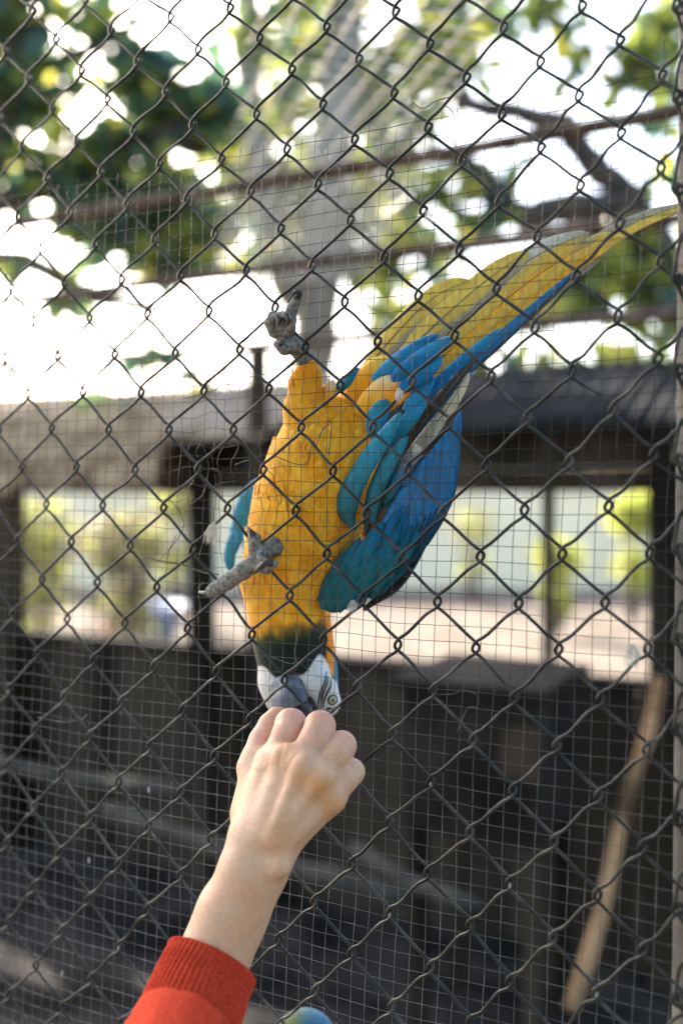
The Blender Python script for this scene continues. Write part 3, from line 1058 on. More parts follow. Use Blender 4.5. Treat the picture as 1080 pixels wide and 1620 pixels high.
TG = np.array(lin('#cfc8ba'))
TG2 = np.array(lin('#a39c84'))
tails = [
    ([(575, 590, .075), (640, 515, .085), (690, 470, .095), (742, 444, .105)], (40, 48, 46, 30), tailcol(TYEL, TG2, -1, 0.55, TYEL * 0.85)),
    ([(600, 600, .078), (700, 505, .090), (770, 445, .11), (835, 398, .13)], (40, 52, 52, 36), tailcol(TYEL, TG2, -1, 0.6, TYEL)),
    ([(625, 610, .082), (735, 505, .10), (835, 415, .13), (930, 368, .16)], (40, 52, 52, 34), tailcol(TG, TYEL, -1, 0.1, TG2 * 0.9)),
    ([(640, 625, .086), (760, 510, .11), (860, 430, .14), (965, 368, .175)], (34, 44, 46, 28), tailcol(TYEL, TG2, 1, 0.2, TYEL)),
    ([(650, 640, .09), (790, 505, .12), (930, 398, .17), (1010, 350, .20), (1105, 318, .24)], (30, 40, 40, 30, 16), tailcol(TG2, TYEL, -1, 0.0, TYEL)),
    ([(650, 655, .095), (770, 550, .118), (870, 460, .145), (960, 395, .18)], (30, 36, 32, 22), tailcol(TG2 * 0.7, DGREY, 1, 0.1)),
    ([(640, 668, .088), (730, 590, .10), (820, 510, .12), (915, 425, .15)], (26, 26, 22, 12), tailcol(BLUE, DGREY, -1, 0.5)),
    ([(655, 690, .084), (700, 632, .09), (742, 580, .10), (770, 545, .11)], (26, 30, 24, 10), tailcol(DGREY, BLUE, -1, 0.5)),
    ([(648, 730, .080), (676, 690, .084), (712, 640, .09), (742, 590, .098)], (20, 26, 28, 18), tailcol(CREAM, GREY, 1, 0.35)),
]
for pts, w, cf in tails:
    feather('tail_feather', pts, [q * 0.88 for q in w], cf, mac, camber=0.16, nu=40, nv=11, tipr=0.22, baser=0.6, shaft=True)

# undertail coverts: yellow and blue tufts
cov = [((545, 640, .06), (590, 590, .055), (640, 575, .058), 44, YEL2, TYEL), ((560, 660, .055), (610, 615, .050), (655, 590, .056), 44, YEL1, CREAM), ((580, 665, .05), (620, 630, .047), (650, 610, .05), 34, YEL2, ORG),
       ((590, 600, .052), (640, 565, .05), (692, 530, .056), 30, BLUE2, BLUE), ((620, 600, .048), (660, 572, .048), (714, 533, .056), 30, BLUE, BLUE2), ((630, 620, .047), (668, 590, .05), (700, 565, .058), 30, BLUE, BLUE2),
       ((588, 690, .044), (596, 660, .040), (612, 632, .043), 36, BLUE2, TEAL), ((640, 650, .048), (665, 622, .052), (684, 596, .06), 26, BLUE2, BLUE), ((610, 715, .046), (640, 672, .046), (676, 630, .054), 26, TEAL, BLUE2),
       ((536, 618, .058), (552, 600, .055), (568, 582, .056), 18, TEAL, BLUE), ((650, 640, .056), (720, 580, .07), (790, 520, .09), 18, BLUE, BLUE2),
       ((512, 640, .040), (520, 618, .034), (528, 602, .034), 22, YEL1, CREAM)]
for a, b, c, w, c1, c2 in cov:
    feather('covert_feather', [a, b, c], (w * 0.8, w, w * 0.8), (lambda c1, c2: lambda u, v: lerp(c1, c2, sst(0.3, 0.9, u + 0.2 * v)))(c1, c2), mac, camber=0.3, nu=18, nv=7, tipr=0.4, baser=0.5, mat='plumage')

# near wing: shoulder built as a rounded pad, long feathers stacked over it
wf = Field(P(470, 1010, 0.02) - np.array([0, 0.05, 0]), P(760, 640, 0.16) + np.array([0, 0.05, 0]), 0.0016)
for (x, y, n, r), (x2, y2, n2, r2) in zip([(524, 945, .052, 32), (545, 925, .050, 44), (590, 890, .050, 46), (625, 850, .052, 42), (650, 800, .056, 38)],
                                          [(545, 925, .050, 44), (590, 890, .050, 46), (625, 850, .052, 42), (650, 800, .056, 38), (675, 740, .062, 26)]):
    a, b = P(x, y, n), P(x2, y2, n2)
    wf.cone(a, b, rp(r, a) * 0.8, rp(r2, b) * 0.8, 0.008)
# flatten the pad towards the body
wv, wfc = wf.mesh()
nn_ = (wv - F0) @ EN
wv = wv + EN[None] * ((0.060 - nn_) * 0.5)[:, None]
xw, yw = to_px(wv)
wc = mixc(DTEAL, BLUE * 0.8, ss(930, 800, yw + 0.3 * (560 - xw)))
obj('wing', wv, wfc, MAT['plumage'], mac, col=wc)


def wingcol(c0, c1, edge=None, lo=0.1, hi=0.7):
    def fn_(u, v):
        c = lerp(c0, c1, sst(lo, hi, u))
        if edge is not None: c = lerp(c, edge, sst(0.62, 0.95, abs(v)))
        return c
    return fn_


K_ = 11
for i in range(K_):
    t = i / (K_ - 1)
    bx, by = 556 + 86 * t, 905 - 18 * t + 10 * math.sin(t * 3)
    tx, ty = 652 + 70 * t, 752 - 90 * t
    mx, my = (bx + tx) / 2 + 10 + 10 * t, (by + ty) / 2 + 8
    n0 = 0.034 + 0.012 * t
    feather('wing_feather', [(bx, by, n0 + .006), (mx, my, n0), (tx, ty, n0 + 0.006)], (32, 34, 20), wingcol(TEAL * random.uniform(0.6, 0.85), BLUE * random.uniform(0.75, 1.1), DGREY * 0.35 if i % 3 == 2 else BLUE * 0.3, 0.0, 0.5), mac, camber=0.18, roll=0.12, nu=26, nv=7, tipr=0.3, baser=0.6, shaft=True)
# dark leading flight feather along the outer edge
feather('wing_feather', [(575, 965, .062), (625, 925, .06), (655, 880, .06), (690, 800, .062), (718, 715, .066)], (16, 20, 22, 22, 14), wingcol(DGREY * 0.3, DGREY * 0.25, TEAL * 0.6, 0.3, 0.5), mac, camber=0.1, nu=30, nv=7)
feather('wing_feather', [(600, 940, .056), (640, 885, .055), (680, 800, .057), (712, 710, .060), (728, 650, .064)], (20, 26, 30, 28, 14), wingcol(TEAL * 0.7, BLUE, None, 0.1, 0.5), mac, camber=0.1, nu=30, nv=7)
# inner feathers between belly and wing
inner = [([(578, 850, .046), (600, 812, .042), (628, 770, .042), (650, 735, .046)], (26, 40, 36, 20), wingcol(ORG * 0.6, DTEAL, None, 0.2, 0.5)),
         ([(560, 838, .034), (548, 800, .028), (572, 745, .026), (606, 695, .030), (634, 652, .036)], (20, 40, 34, 30, 20), wingcol(DTEAL, TEAL * 1.3, None)),
         ([(590, 830, .036), (592, 785, .032), (614, 735, .032), (645, 690, .038)], (18, 28, 30, 22), wingcol(DTEAL, TEAL, DTEAL * 0.6)),
         ([(580, 845, .040), (582, 800, .036), (604, 750, .036), (628, 705, .040)], (10, 14, 16, 12), wingcol(DTEAL * 0.5, DTEAL * 0.6)),
         ([(605, 800, .038), (630, 755, .036), (655, 715, .042)], (18, 26, 20), wingcol(DTEAL, BLUE * 0.9, BLUE * 0.5)),
         ([(640, 770, .036), (640, 740, .036), (668, 700, .046), (690, 660, .056)], (14, 22, 26, 16), wingcol(BLUE * 0.6, TG2 * 0.6, GREY))]
for pts, w, cf in inner:
    feather('wing_feather', pts, w, cf, mac, camber=0.25, nu=24, nv=7, tipr=0.35, baser=0.5)
# small coverts tiling the shoulder
cnt_ = 0
for i in range(90):
    t = random.random()
    q = random.random()
    x = 500 + 150 * t
    y = 975 - 75 * t - 95 * q * (0.6 + 0.4 * t) + 10
    # inside the wing outline
    left = 492 + max(0, 945 - y) * 0.62
    right = 640 - max(0, y - 890) * 0.9
    if x < left + 12 or x > right - 4 or y > 972: continue
    c0 = lerp(DTEAL, TEAL * 0.75, sst(940, 860, y)) * random.uniform(0.8, 1.15)
    c1 = lerp(DTEAL * 1.1, BLUE * 0.75, sst(930, 850, y))
    n0 = 0.030 + 0.02 * abs((x - 570) / 90) ** 2 + random.uniform(0, 0.004) - 0.004 * q
    feather('covert_feather', [(x - 4, y + 8, n0 + 0.004), (x + 10, y - 16, n0 + .001), (x + 30, y - 54, n0 + .003)], (14, 22, 16), wingcol(c0, c1, c0 * 0.6), mac, camber=0.25, nu=8, nv=5, tipr=0.5, baser=0.6, thick=False, mat='plumage')
# far wing, a blue sliver beside the belly
for pts, w, c0, c1 in (([(424, 752, .085), (402, 778, .080), (384, 815, .078), (378, 862, .084)], (18, 34, 40, 20), BLUE2, TEAL), ([(412, 772, .09), (392, 800, .086), (376, 840, .084), (370, 880, .088)], (14, 30, 30, 14), TEAL, BLUE2),
                       ([(380, 830, .085), (368, 858, .082), (363, 885, .082), (366, 905, .086)], (14, 22, 22, 14), BLUE2, TEAL), ([(405, 800, .082), (396, 840, .078), (392, 870, .078), (390, 900, .084)], (12, 26, 20, 10), TEAL, BLUE2),
                       ([(392, 880, .085), (384, 910, .084), (388, 935, .086), (396, 950, .09)], (14, 24, 22, 8), DTEAL, DTEAL * 0.8)):
    feather('wing_feather', pts, w, wingcol(c0, c1), mac, camber=0.15, nu=20, nv=7, tipr=0.35, baser=0.5)

# beak: blue grey lower mandible towards the camera, black hooked bill beyond the fingers
kf = Field(P(415, 1150, -0.02) - np.array([0, 0.04, 0]), P(510, 1055, 0.08) + np.array([0, 0.04, 0]), 0.0009)
a = P(450, 1086, NB - 0.030); b = P(460, 1116, NB - 0.042)
kf.cone(P(462, 1084, NB - 0.024), P(468, 1116, NB - 0.034), rp(23, a), rp(22, a), 0.006)
kf.cone(P(446, 1086, NB - 0.024), P(450, 1118, NB - 0.034), rp(21, a), rp(20, a), 0.006)
kf.cone(P(458, 1078, NB - 0.022), P(460, 1100, NB - 0.034), rp(16, a), rp(17, a), 0.006)
kv, kfc = kf.mesh()
obj('lower_bill', kv, kfc, MAT['beak'], mac)
kf = Field(P(420, 1190, -0.03) - np.array([0, 0.05, 0]), P(530, 1090, 0.08) + np.array([0, 0.05, 0]), 0.0011)
a = P(470, 1125, NB - 0.02)
kf.chain([P(482, 1112, NB - 0.020), P(476, 1126, NB - 0.034), P(464, 1136, NB - 0.046), P(452, 1132, NB - 0.052)], [rp(22, a), rp(19, a), rp(12, a), rp(4, a)], 0.006)
kv, kfc = kf.mesh()
obj('upper_bill', kv, kfc, MAT['beak_black'], mac)


def on_body(x, y, lift=0.0006):
    """front surface of the body under a photo pixel"""
    bx, by = to_px(BV)
    d = (bx - x) ** 2 + (by - y) ** 2
    near = np.argsort(d)[:60]
    near = near[d[near] < 12]
    if len(near) == 0: near = np.argsort(d)[:4]
    dep = BV[near, 1].min()
    return Q(x, y, dep - lift)


# eye
ep = on_body(526, 1107, 0.0002)
vd = np.array([0.35, -0.93, -0.1]); vd /= np.linalg.norm(vd)
e1 = np.cross(vd, (0, 0, 1)); e1 /= np.linalg.norm(e1)
e2 = np.cross(e1, vd)
def disc(c, r, dome, n=24, rings=5):
    V = [c + vd * dome]
    F = []
    for k in range(1, rings + 1):
        q = k / rings
        for i in range(n):
            a = i / n * 2 * math.pi
            V.append(c + (e1 * math.cos(a) + e2 * math.sin(a)) * r * q + vd * dome * (1 - q * q))
    for i in range(n): F.append([0, 1 + i, 1 + (i + 1) % n])
    for k in range(rings - 1):
        for i in range(n):
            a, b = 1 + k * n + i, 1 + k * n + (i + 1) % n
            F.append([a, a + n, b + n, b])
    return V, F


V, F = disc(ep, rp(5.6, ep), 0.0016)
eye = obj('eye', V, F, MAT['eye_iris'], mac)
V, F = disc(ep + vd * 0.0014, rp(2.6, ep), 0.0006)
obj('pupil', V, F, MAT['eye_black'], eye)
a = np.linspace(0, 2 * math.pi, 30)
v, f = tube(ep + vd * 0.0004 + rp(7.6, ep) * (np.cos(a)[:, None] * e1 + np.sin(a)[:, None] * e2), 0.0006, 6)
obj('eye_ring', v, f, MAT['eye_black'], eye)
# black feather lines on the white cheek
for pts in ([(517, 1062), (514, 1078), (507, 1094), (504, 1108), (502, 1122)], [(519, 1070), (517, 1082), (511, 1096), (508, 1110), (507, 1122)], [(524, 1074), (523, 1086), (517, 1097), (512, 1110), (511, 1121)],
            [(514, 1123), (520, 1121), (527, 1122)], [(513, 1128), (520, 1126), (526, 1127)]):
    p = catmull([on_body(x, y, 0.0004) for x, y in pts], 6)
    v, f = tube(p, np.concatenate([np.linspace(0.0004, 0.0009, len(p) // 2), np.linspace(0.0009, 0.0004, len(p) - len(p) // 2)]), 5)
    obj('face_line', v, f, MAT['eye_black'], mac)


# feet
def foot(name, toes, claws, lo, hi):
    c = [P(x, y, n) for ch in toes for x, y, n, r in ch]
    c = np.array(c)
    fl = Field(c.min(0) - 0.02, c.max(0) + 0.02, 0.0009)
    for ch in toes:
        p = [P(x, y, n) for x, y, n, r in ch]
        fl.chain(p, [rp(r * 0.96, q) for q, (x, y, n, r) in zip(p, ch)], 0.003)
    v, f = fl.mesh()
    # knobbly scales
    nz = np.array([mnoise.noise(Vector((q * 420).tolist())) for q in v])
    v = v + (v - c.mean(0)) / np.linalg.norm(v - c.mean(0), axis=1)[:, None] * nz[:, None] * 0.00025
    ft = obj(name, v, f, MAT['scale_skin'], mac)
    for ch in claws:
        p = catmull([P(x, y, n) for x, y, n, r in ch], 5)
        r = np.interp(np.linspace(0, 1, len(p)), np.linspace(0, 1, len(ch)), [rp(q[3], P(*q[:3])) for q in ch])
        cv, cf = tube(p, r, 8)
        obj('claw', cv, cf, MAT['claw'], ft)
    return ft


foot('foot', [[(487, 590, .022, 15), (482, 566, .016, 14), (464, 546, .010, 14), (452, 530, .008, 15)],
              [(452, 530, .008, 15), (456, 508, .006, 12), (462, 490, .004, 9), (470, 472, .002, 8)],
              [(450, 530, .006, 13), (434, 524, -.002, 10), (426, 511, -.007, 8), (431, 500, -.011, 7), (440, 500, -.013, 6)],
              [(452, 528, .004, 12), (446, 514, -.005, 8), (447, 500, -.010, 7), (453, 498, -.013, 6)],
              [(455, 530, .003, 11), (460, 518, -.005, 7), (461, 508, -.010, 6)],
              [(466, 548, .006, 12), (450, 552, -.002, 10), (440, 545, -.008, 8)]],
     [[(470, 470, .001, 7), (474, 463, -.002, 5), (466, 463, -.006, 3), (456, 476, -.007, 1)], [(439, 500, -.013, 6), (442, 508, -.015, 4.5), (438, 518, -.015, 1)], [(453, 498, -.013, 5.5), (456, 506, -.015, 4), (453, 516, -.015, 1)],
      [(440, 545, -.008, 6), (446, 541, -.011, 4), (450, 545, -.012, 1)], [(460, 512, .002, 6), (464, 525, -.002, 4), (463, 530, -.004, 1)]], None, None)
foot('foot', [[(446, 862, .026, 16), (436, 864, .012, 17), (418, 874, .002, 13), (404, 886, .0, 12)],
              [(404, 886, .0, 12), (385, 903, -.002, 14), (360, 920, -.002, 13), (342, 932, -.003, 12), (334, 936, -.004, 10)],
              [(408, 886, .0, 12), (404, 868, -.004, 11), (402, 852, -.005, 11)],
              [(406, 896, .002, 11), (422, 898, -.007, 10), (432, 892, -.011, 8)],
              [(416, 872, -.002, 10), (412, 884, -.010, 6), (422, 892, -.012, 6)]],
     [[(403, 852, -.006, 8), (398, 843, -.008, 5), (391, 832, -.006, 1)], [(336, 937, -.004, 7), (326, 939, -.006, 5), (315, 937, -.004, 2)], [(432, 891, -.012, 7), (420, 891, -.015, 6), (410, 899, -.015, 4), (401, 909, -.012, 1)]], None, None)

# ------------------------------------------------------------------ second macaw below, only its crown reaches the frame
m2 = thing('macaw', P(480, 1800, 0.12), 'second macaw below the feeding arm, only its green and blue crown showing', 'macaw')
pts2 = [(482, 1652, .12, 52), (490, 1710, .12, 54), (500, 1800, .13, 76), (510, 1920, .14, 88), (520, 2040, .15, 60)]
p2 = [P(x, y, n) for x, y, n, r in pts2]
f2 = Field(np.min(p2, 0) - 0.08, np.max(p2, 0) + 0.08, 0.003)
f2.chain(p2, [rp(r, p) for p, (x, y, n, r) in zip(p2, pts2)], 0.02)
v, f = f2.mesh()
x_, y_ = to_px(v)
c2 = mixc(np.array(lin('#4c5a2c')), np.array(lin('#175a7c')), ss(462, 496, x_ + 8 * np.sin(y_ * 0.9)))
c2 = mixc(c2, WHITE, ss(1650, 1660, y_) * ss(1720, 1710, y_) * (np.abs(x_ - 482) < 40))
c2 = mixc(c2, YEL2, ss(1720, 1740, y_))
obj('body', v, f, MAT['plumage'], m2, col=c2)
b2 = Field(P(480, 1700, 0.07) - 0.07, P(480, 1700, 0.07) + 0.07, 0.002)
a = P(482, 1680, 0.07)
b2.chain([P(482, 1672, 0.085), P(481, 1690, 0.062), P(480, 1720, 0.055), P(480, 1735, 0.062)], [rp(24, a), rp(20, a), rp(11, a), rp(3, a)], 0.006)
v, f = b2.mesh()
obj('upper_bill', v, f, MAT['beak_black'], m2)
for x in (450, 515):
    V, F = disc(P(x, 1672, 0.087), rp(6, a), 0.002)
    obj('eye', V, F, MAT['eye_iris'], m2)
# leave the perch under it
v, f = tube(catmull([P(250, 2075, .10), P(500, 2080, .14), P(800, 2085, .16)], 8), 0.018, 10)
tag(obj('wooden_perch', v, f, MAT['log']), 'thick grey perch under the second macaw', 'perch')

# ------------------------------------------------------------------ wire mesh screen (half inch squares) behind the chain link
NM = 0.006
SP = 0.0127
scr = thing('wire_mesh_screen', W(-0.07, NM, 0.75), 'fine square wire mesh screen fixed behind the chain link', 'wire mesh')
tang = L(P(345, 760, NM))


def warp(s, z, k):
    zz = z - CAMZ
    n1 = mnoise.noise(Vector((s * 9, zz * 9, 1.7)))
    n2 = mnoise.noise(Vector((s * 9, zz * 9, 8.3)))
    n3 = mnoise.noise(Vector((s * 40, zz * 40, 3.3 + k)))
    n4 = mnoise.noise(Vector((s * 40, zz * 40, 6.3 + k)))
    t = math.exp(-(((s - tang[0]) / 0.05) ** 2 + ((z - tang[2]) / 0.075) ** 2))
    ds = 0.003 * n1 + 0.0006 * n3 + t * (0.013 * n3 - 0.004) + 0.035 * zz + 0.10 * max(0, zz - 0.1) ** 2
    dz = 0.003 * n2 + 0.0006 * n4 + t * 0.012 * n4
    return s + ds, z + dz


s_lo, s_hi = -0.50, 0.30
z_hi = CAMZ + 0.303
z_lo = 0.95
nz_ = int((z_hi - z_lo) / SP)
ns_ = int((s_hi - s_lo) / SP)
for j in range(nz_ + 1):
    z0 = z_hi - j * SP
    pts = []
    k = random.uniform(0, 0.4)
    for s in np.arange(s_lo, s_hi, 0.0085):
        a, b = warp(s, z0, k)
        if j == 0: b += 0.004 * mnoise.noise(Vector((s * 30, 2, 2)))
        pts.append(W(a, NM + 0.0012 * mnoise.noise(Vector((s * 20, z0 * 20, 5))) - 0.0004, b))
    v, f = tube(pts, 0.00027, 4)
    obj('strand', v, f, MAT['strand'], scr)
for i in range(ns_ + 1):
    s0 = s_lo + i * SP
    pts = []
    k = random.uniform(0.4, 0.8)
    for z in np.arange(z_lo, z_hi + random.uniform(0.002, 0.012), 0.0085):
        a, b = warp(s0, z, k)
        pts.append(W(a, NM + 0.0012 * mnoise.noise(Vector((s0 * 20, z * 20, 5))) + 0.0004, b))
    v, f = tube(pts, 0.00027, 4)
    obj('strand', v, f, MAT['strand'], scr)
# torn loose ends
loose = [[(300, 770), (318, 745), (338, 742), (350, 752), (352, 790)], [(352, 752), (346, 744), (332, 741)], [(316, 690), (330, 735), (322, 780), (300, 800)], [(372, 735), (395, 728), (412, 735), (430, 750)], [(268, 790), (285, 810), (290, 835), (275, 860), (250, 890)],
         [(280, 845), (268, 870), (262, 905), (250, 915)], [(316, 930), (314, 945), (318, 960), (312, 985)], [(318, 942), (314, 930), (322, 920)], [(700, 165), (716, 178), (718, 210), (722, 240)], [(520, 270), (535, 260), (545, 270)], [(680, 1098), (715, 1098), (730, 1092), (752, 1098), (757, 1112)],
         [(722, 1160), (730, 1140), (740, 1120), (756, 1120)], [(500, 705), (515, 670), (524, 672), (520, 720)], [(430, 720), (480, 735), (495, 700), (520, 670)], [(465, 985), (470, 1010), (466, 1030), (470, 1050)], [(430, 1040), (460, 1050), (470, 1046), (490, 1062)],
         [(1000, 75), (1010, 100), (1030, 108), (1048, 100)], [(650, 160), (668, 172), (690, 160), (720, 150)], [(290, 630), (330, 620), (380, 600), (420, 592)], [(60, 1135), (100, 1142), (128, 1138), (138, 1130)], [(1045, 50), (1050, 90), (1046, 130)]]
for ch in loose:
    p = catmull([P(x, y, NM - 0.002 - 0.003 * (i % 2)) for i, (x, y) in enumerate(ch)], 6)
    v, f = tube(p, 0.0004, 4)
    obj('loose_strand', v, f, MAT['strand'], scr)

# ------------------------------------------------------------------ chain link fence: each spiral wire is a part
PT = [(0, 0), (0, 1), (0, 2), (0, 3), (1, 0), (1, 1), (1, 2), (2, 0), (2, 1), (3, 0)]
CS = [-0.04195, -0.03237, 0.00441, 0.00903, 0.34444, 0.0149, -0.00817, -0.01465, 0.00603, -0.00434]
CZ = [0.02182, -0.38972, -0.01527, 0.00171, -0.00381, 0.01231, 0.00282, 0.00941, -0.00349, 0.00538]


def lat(i, j):
    u, v = (i - 10) / 10, (j - 11) / 11
    uc, vc = min(1.0, max(-1.05, u)), min(1.15, max(-1.15, v))
    s = sum(c * uc ** a * vc ** b for c, (a, b) in zip(CS, PT)) + (u - uc) * 0.34
    z = sum(c * uc ** a * vc ** b for c, (a, b) in zip(CZ, PT)) - (v - vc) * 0.39
    s += 0.0022 * mnoise.noise(Vector((i * 1.7, j * 1.7, 0.5)))
    z += 0.0022 * mnoise.noise(Vector((i * 1.7, j * 1.7, 9.5)))
    return s, z + CAMZ


fence = thing('chain_link_fence', W(0, 0, 0), 'weathered dark chain link fence between the visitor and the macaw', 'fence')
RW = 0.00135
for kcol in range(-5, 21):
    path = []
    for j in range(-13, 41):
        if (j - kcol) % 2 == 0:      # bend on the far side (towards smaller s)
            s0, z0 = lat(kcol, j)
            s0 -= 0.0026
            path += [(s0 + 0.0125, z0 + 0.0115, -RW), (s0 + 0.0045, z0 + 0.0062, -RW * 1.1), (s0 + 0.0008, z0 + 0.0018, -RW * 0.9), (s0, z0 - 0.0018, 0.0004), (s0 + 0.0026, z0 - 0.0046, RW * 1.0), (s0 + 0.0105, z0 - 0.0105, RW * 1.1)]
        else:
            s0, z0 = lat(kcol + 1, j)
            s0 += 0.0026
            path += [(s0 - 0.0105, z0 + 0.0100, RW * 1.1), (s0 - 0.0022, z0 + 0.0040, RW), (s0, z0 + 0.0012, 0.0004), (s0 - 0.0010, z0 - 0.0024, -RW * 0.9), (s0 - 0.0050, z0 - 0.0058, -RW * 1.1), (s0 - 0.0125, z0 - 0.0110, -RW)]
    path = [(a + 0.0005 * mnoise.noise(Vector((a * 160, b * 160, kcol))), b + 0.0005 * mnoise.noise(Vector((a * 160, b * 160, kcol + 40))), c) for a, b, c in path]
    p = catmull([W(a, c, b) for a, b, c in path], 3)
    v, f = tube(p, RW * (1 + 0.10 * np.array([mnoise.noise(Vector((q * 60).tolist())) for q in p])), 7)
    obj('wire', v, f, MAT['chain'], fence)
# droppings stuck on the lower wires
for i, j in ((1, 17), (2, 20), (4, 21), (5, 23), (3, 24), (6, 19), (14, 18), (16, 20), (13, 21), (18, 22)):
    x, y = i * 7.3, j * 5.1
    ls, lz = lat(i, j)
    c = W(ls + 0.001, -0.0012, lz - 0.001)
    V, F = [], []
    for a in range(7):
        for b in range(8):
            th, ph = a / 6 * math.pi, b / 8 * 2 * math.pi
            r = 0.0016 * (1 + 0.5 * mnoise.noise(Vector((x + a, y + b, 0))))
            V.append(c + np.array([r * 0.8 * math.sin(th) * math.cos(ph), r * 0.8 * math.sin(th) * math.sin(ph), 1.8 * r * math.cos(th)]))
    F = [[a * 8 + b, a * 8 + (b + 1) % 8, (a + 1) * 8 + (b + 1) % 8, (a + 1) * 8 + b] for a in range(6) for b in range(8)]
    obj('dropping', V, F, MAT['dropping'], fence)

# terminal post with spiral lacing
post = thing('fence_post', W(L(P(1134, 800, 0.04))[0], 0.04, 0), 'round painted fence post at the end of the chain link', 'fence post')
pt, pb_ = L(P(1142, 0, 0.04)), L(P(1130, 1600, 0.04))
sl = (pt[0] - pb_[0]) / (pt[2] - pb_[2])
sp = lambda z: pb_[0] + sl * (z - pb_[2])
PR = 0.030
v, f = tube([W(sp(z), 0.04, z) for z in np.linspace(-0.1, 2.36, 40)], PR, 32, ref=(1, 0, 0))
obj('pole', v, f, MAT['post'], post)
v, f = lathe(W(sp(2.36), 0.04, 2.36), [(PR + 0.003, -0.03), (PR + 0.003, 0.0), (PR * 0.8, 0.018), (0.004, 0.026)], 28)
obj('cap', v, f, MAT['post'], post)
for j in range(-7, 20):
    y = 150 + j * 143
    z = L(P(1063, y, -0.006))[2]
    s0 = L(P(1064, y, -0.006))[0]
    c = sp(z)
    pts = [W(c + 0.018, 0.004, z + 0.022), W(c - 0.002, -0.003, z + 0.029), W(s0 + 0.006, -0.005, z + 0.026), W(s0 + 0.001, -0.006, z + 0.004), W(s0, -0.005, z - 0.003), W(s0 + 0.004, -0.002, z - 0.006), W(s0 + 0.006, 0.000, z - 0.002), W(s0 + 0.002, 0.001, z + 0.002),
           W(s0 + 0.002, 0.004, z - 0.006), W(s0 + 0.010, 0.008, z - 0.022), W(c + 0.004, 0.006, z - 0.03)]
    v, f = tube(catmull(pts, 5), 0.0015, 7)
    obj('lacing', v, f, MAT['chain'], post)

# ------------------------------------------------------------------ small things caught in the wires
def fluff(x, y, L_, w, ang, lab, n=-0.004, dens=46):
    t = np.array([math.sin(ang), 0, -math.cos(ang)])
    c = P(x, y, n)
    mb = MB()
    l, ww = rp(L_, c), rp(w, c)
    sidev = np.cross(t, (0, 1, 0))
    for i in range(dens):
        q = random.uniform(-1, 1)
        a = c - t * l * 0.5 + sidev * ww * 0.12 * q
        b = c + t * l * random.uniform(0.0, 0.5) + sidev * ww * 0.75 * q * random.uniform(0.3, 1) + np.array([0, random.uniform(-0.002, 0.002), 0])
        m = (a + b) / 2 + sidev * ww * 0.35 * q + np.array([0, random.uniform(-0.002, 0.002), 0])
        sw = sidev * ww * 0.022
        mb.add([a - sw * 0.4, a + sw * 0.4, m + sw, m - sw, b + sw * 0.3, b - sw * 0.3], [[0, 1, 2, 3], [3, 2, 4, 5]])
    return tag(mb.build('down_feather', MAT['fluff']), lab, 'feather', 'loose white feathers caught in the mesh')


fluff(335, 845, 40, 16, -0.15, 'fluffy white feather caught in the torn mesh above the gripping foot', dens=80)
fluff(559, 962, 26, 14, 0.1, 'small white feather caught under the shoulder of the folded wing')
fluff(631, 626, 26, 11, 0.05, 'tiny white feather stuck to the wire over the tail base', n=-0.006)
fluff(1000, 1042, 44, 22, 0.0, 'ragged pale feather on the mesh beside the fence post')
fluff(680, 345, 26, 14, 0.5, 'wispy pale feather on the chain link above the tail')
fluff(660, 715, 26, 14, 0.3, 'fluffy white feather at the tip of the folded wing', n=0.02)
p = catmull([P(221, 876, -0.003), P(255, 888, -0.005), P(285, 892, -0.004), P(320, 905, 0.004), P(346, 909, 0.002)], 5)
v, f = tube(p, np.linspace(0.0012, 0.0007, len(p)), 6)
tag(obj('twig', v, f, MAT['straw']), 'thin dark twig poked through the mesh below the white feather', 'twig')

# ------------------------------------------------------------------ visitor's arm
person = thing('person', P(330, 1560, -0.15), 'person in a red knit sleeve, closed hand feeding the macaw', 'person')
H = 0.0011
_b = np.array([P(120, 2010, -0.33), P(230, 1770, -0.222), P(362, 1450, -0.095), P(600, 1110, 0.02), P(380, 1110, 0.02), P(560, 1220, -0.06), P(300, 1560, -0.16)])
hf = Field(_b.min(0) - np.array([0.045, 0.045, 0.012]), _b.max(0) + np.array([0.012, 0.02, 0.012]), H)


def C3(x, y, n, r):
    p = P(x, y, n)
    return p, rp(r, p)


palm = hf
arm = [C3(120, 2010, -0.33, 88), C3(230, 1770, -0.222, 68), C3(318, 1570, -0.124, 50), C3(345, 1500, -0.101, 52), C3(366, 1445, -0.094, 51), C3(398, 1372, -0.087, 46), C3(412, 1335, -0.083, 44)]
palm.chain([a[0] for a in arm], [a[1] for a in arm], 0.012)
# the wrist is wider than it is deep
a, r = C3(428, 1362, -0.084, 33); b, r2 = C3(371, 1458, -0.092, 39)
palm.cone(a, b, r, r2, 0.012)
# metacarpals
met = [((396, 1318, -0.080, 33), (436, 1204, -0.052, 27)), ((412, 1318, -0.082, 34), (474, 1208, -0.057, 27)), ((430, 1324, -0.080, 33), (506, 1228, -0.056, 25)), ((444, 1332, -0.078, 30), (522, 1264, -0.051, 22))]
for a, b in met:
    pa_, ra = C3(*a); pb2, rb = C3(*b)
    palm.cone(pa_, pb2, ra, rb, 0.010)
# thumb side muscle
a, r = C3(392, 1285, -0.064, 28); b, r2 = C3(410, 1200, -0.040, 24)
palm.cone(a, b, r, r2, 0.012)
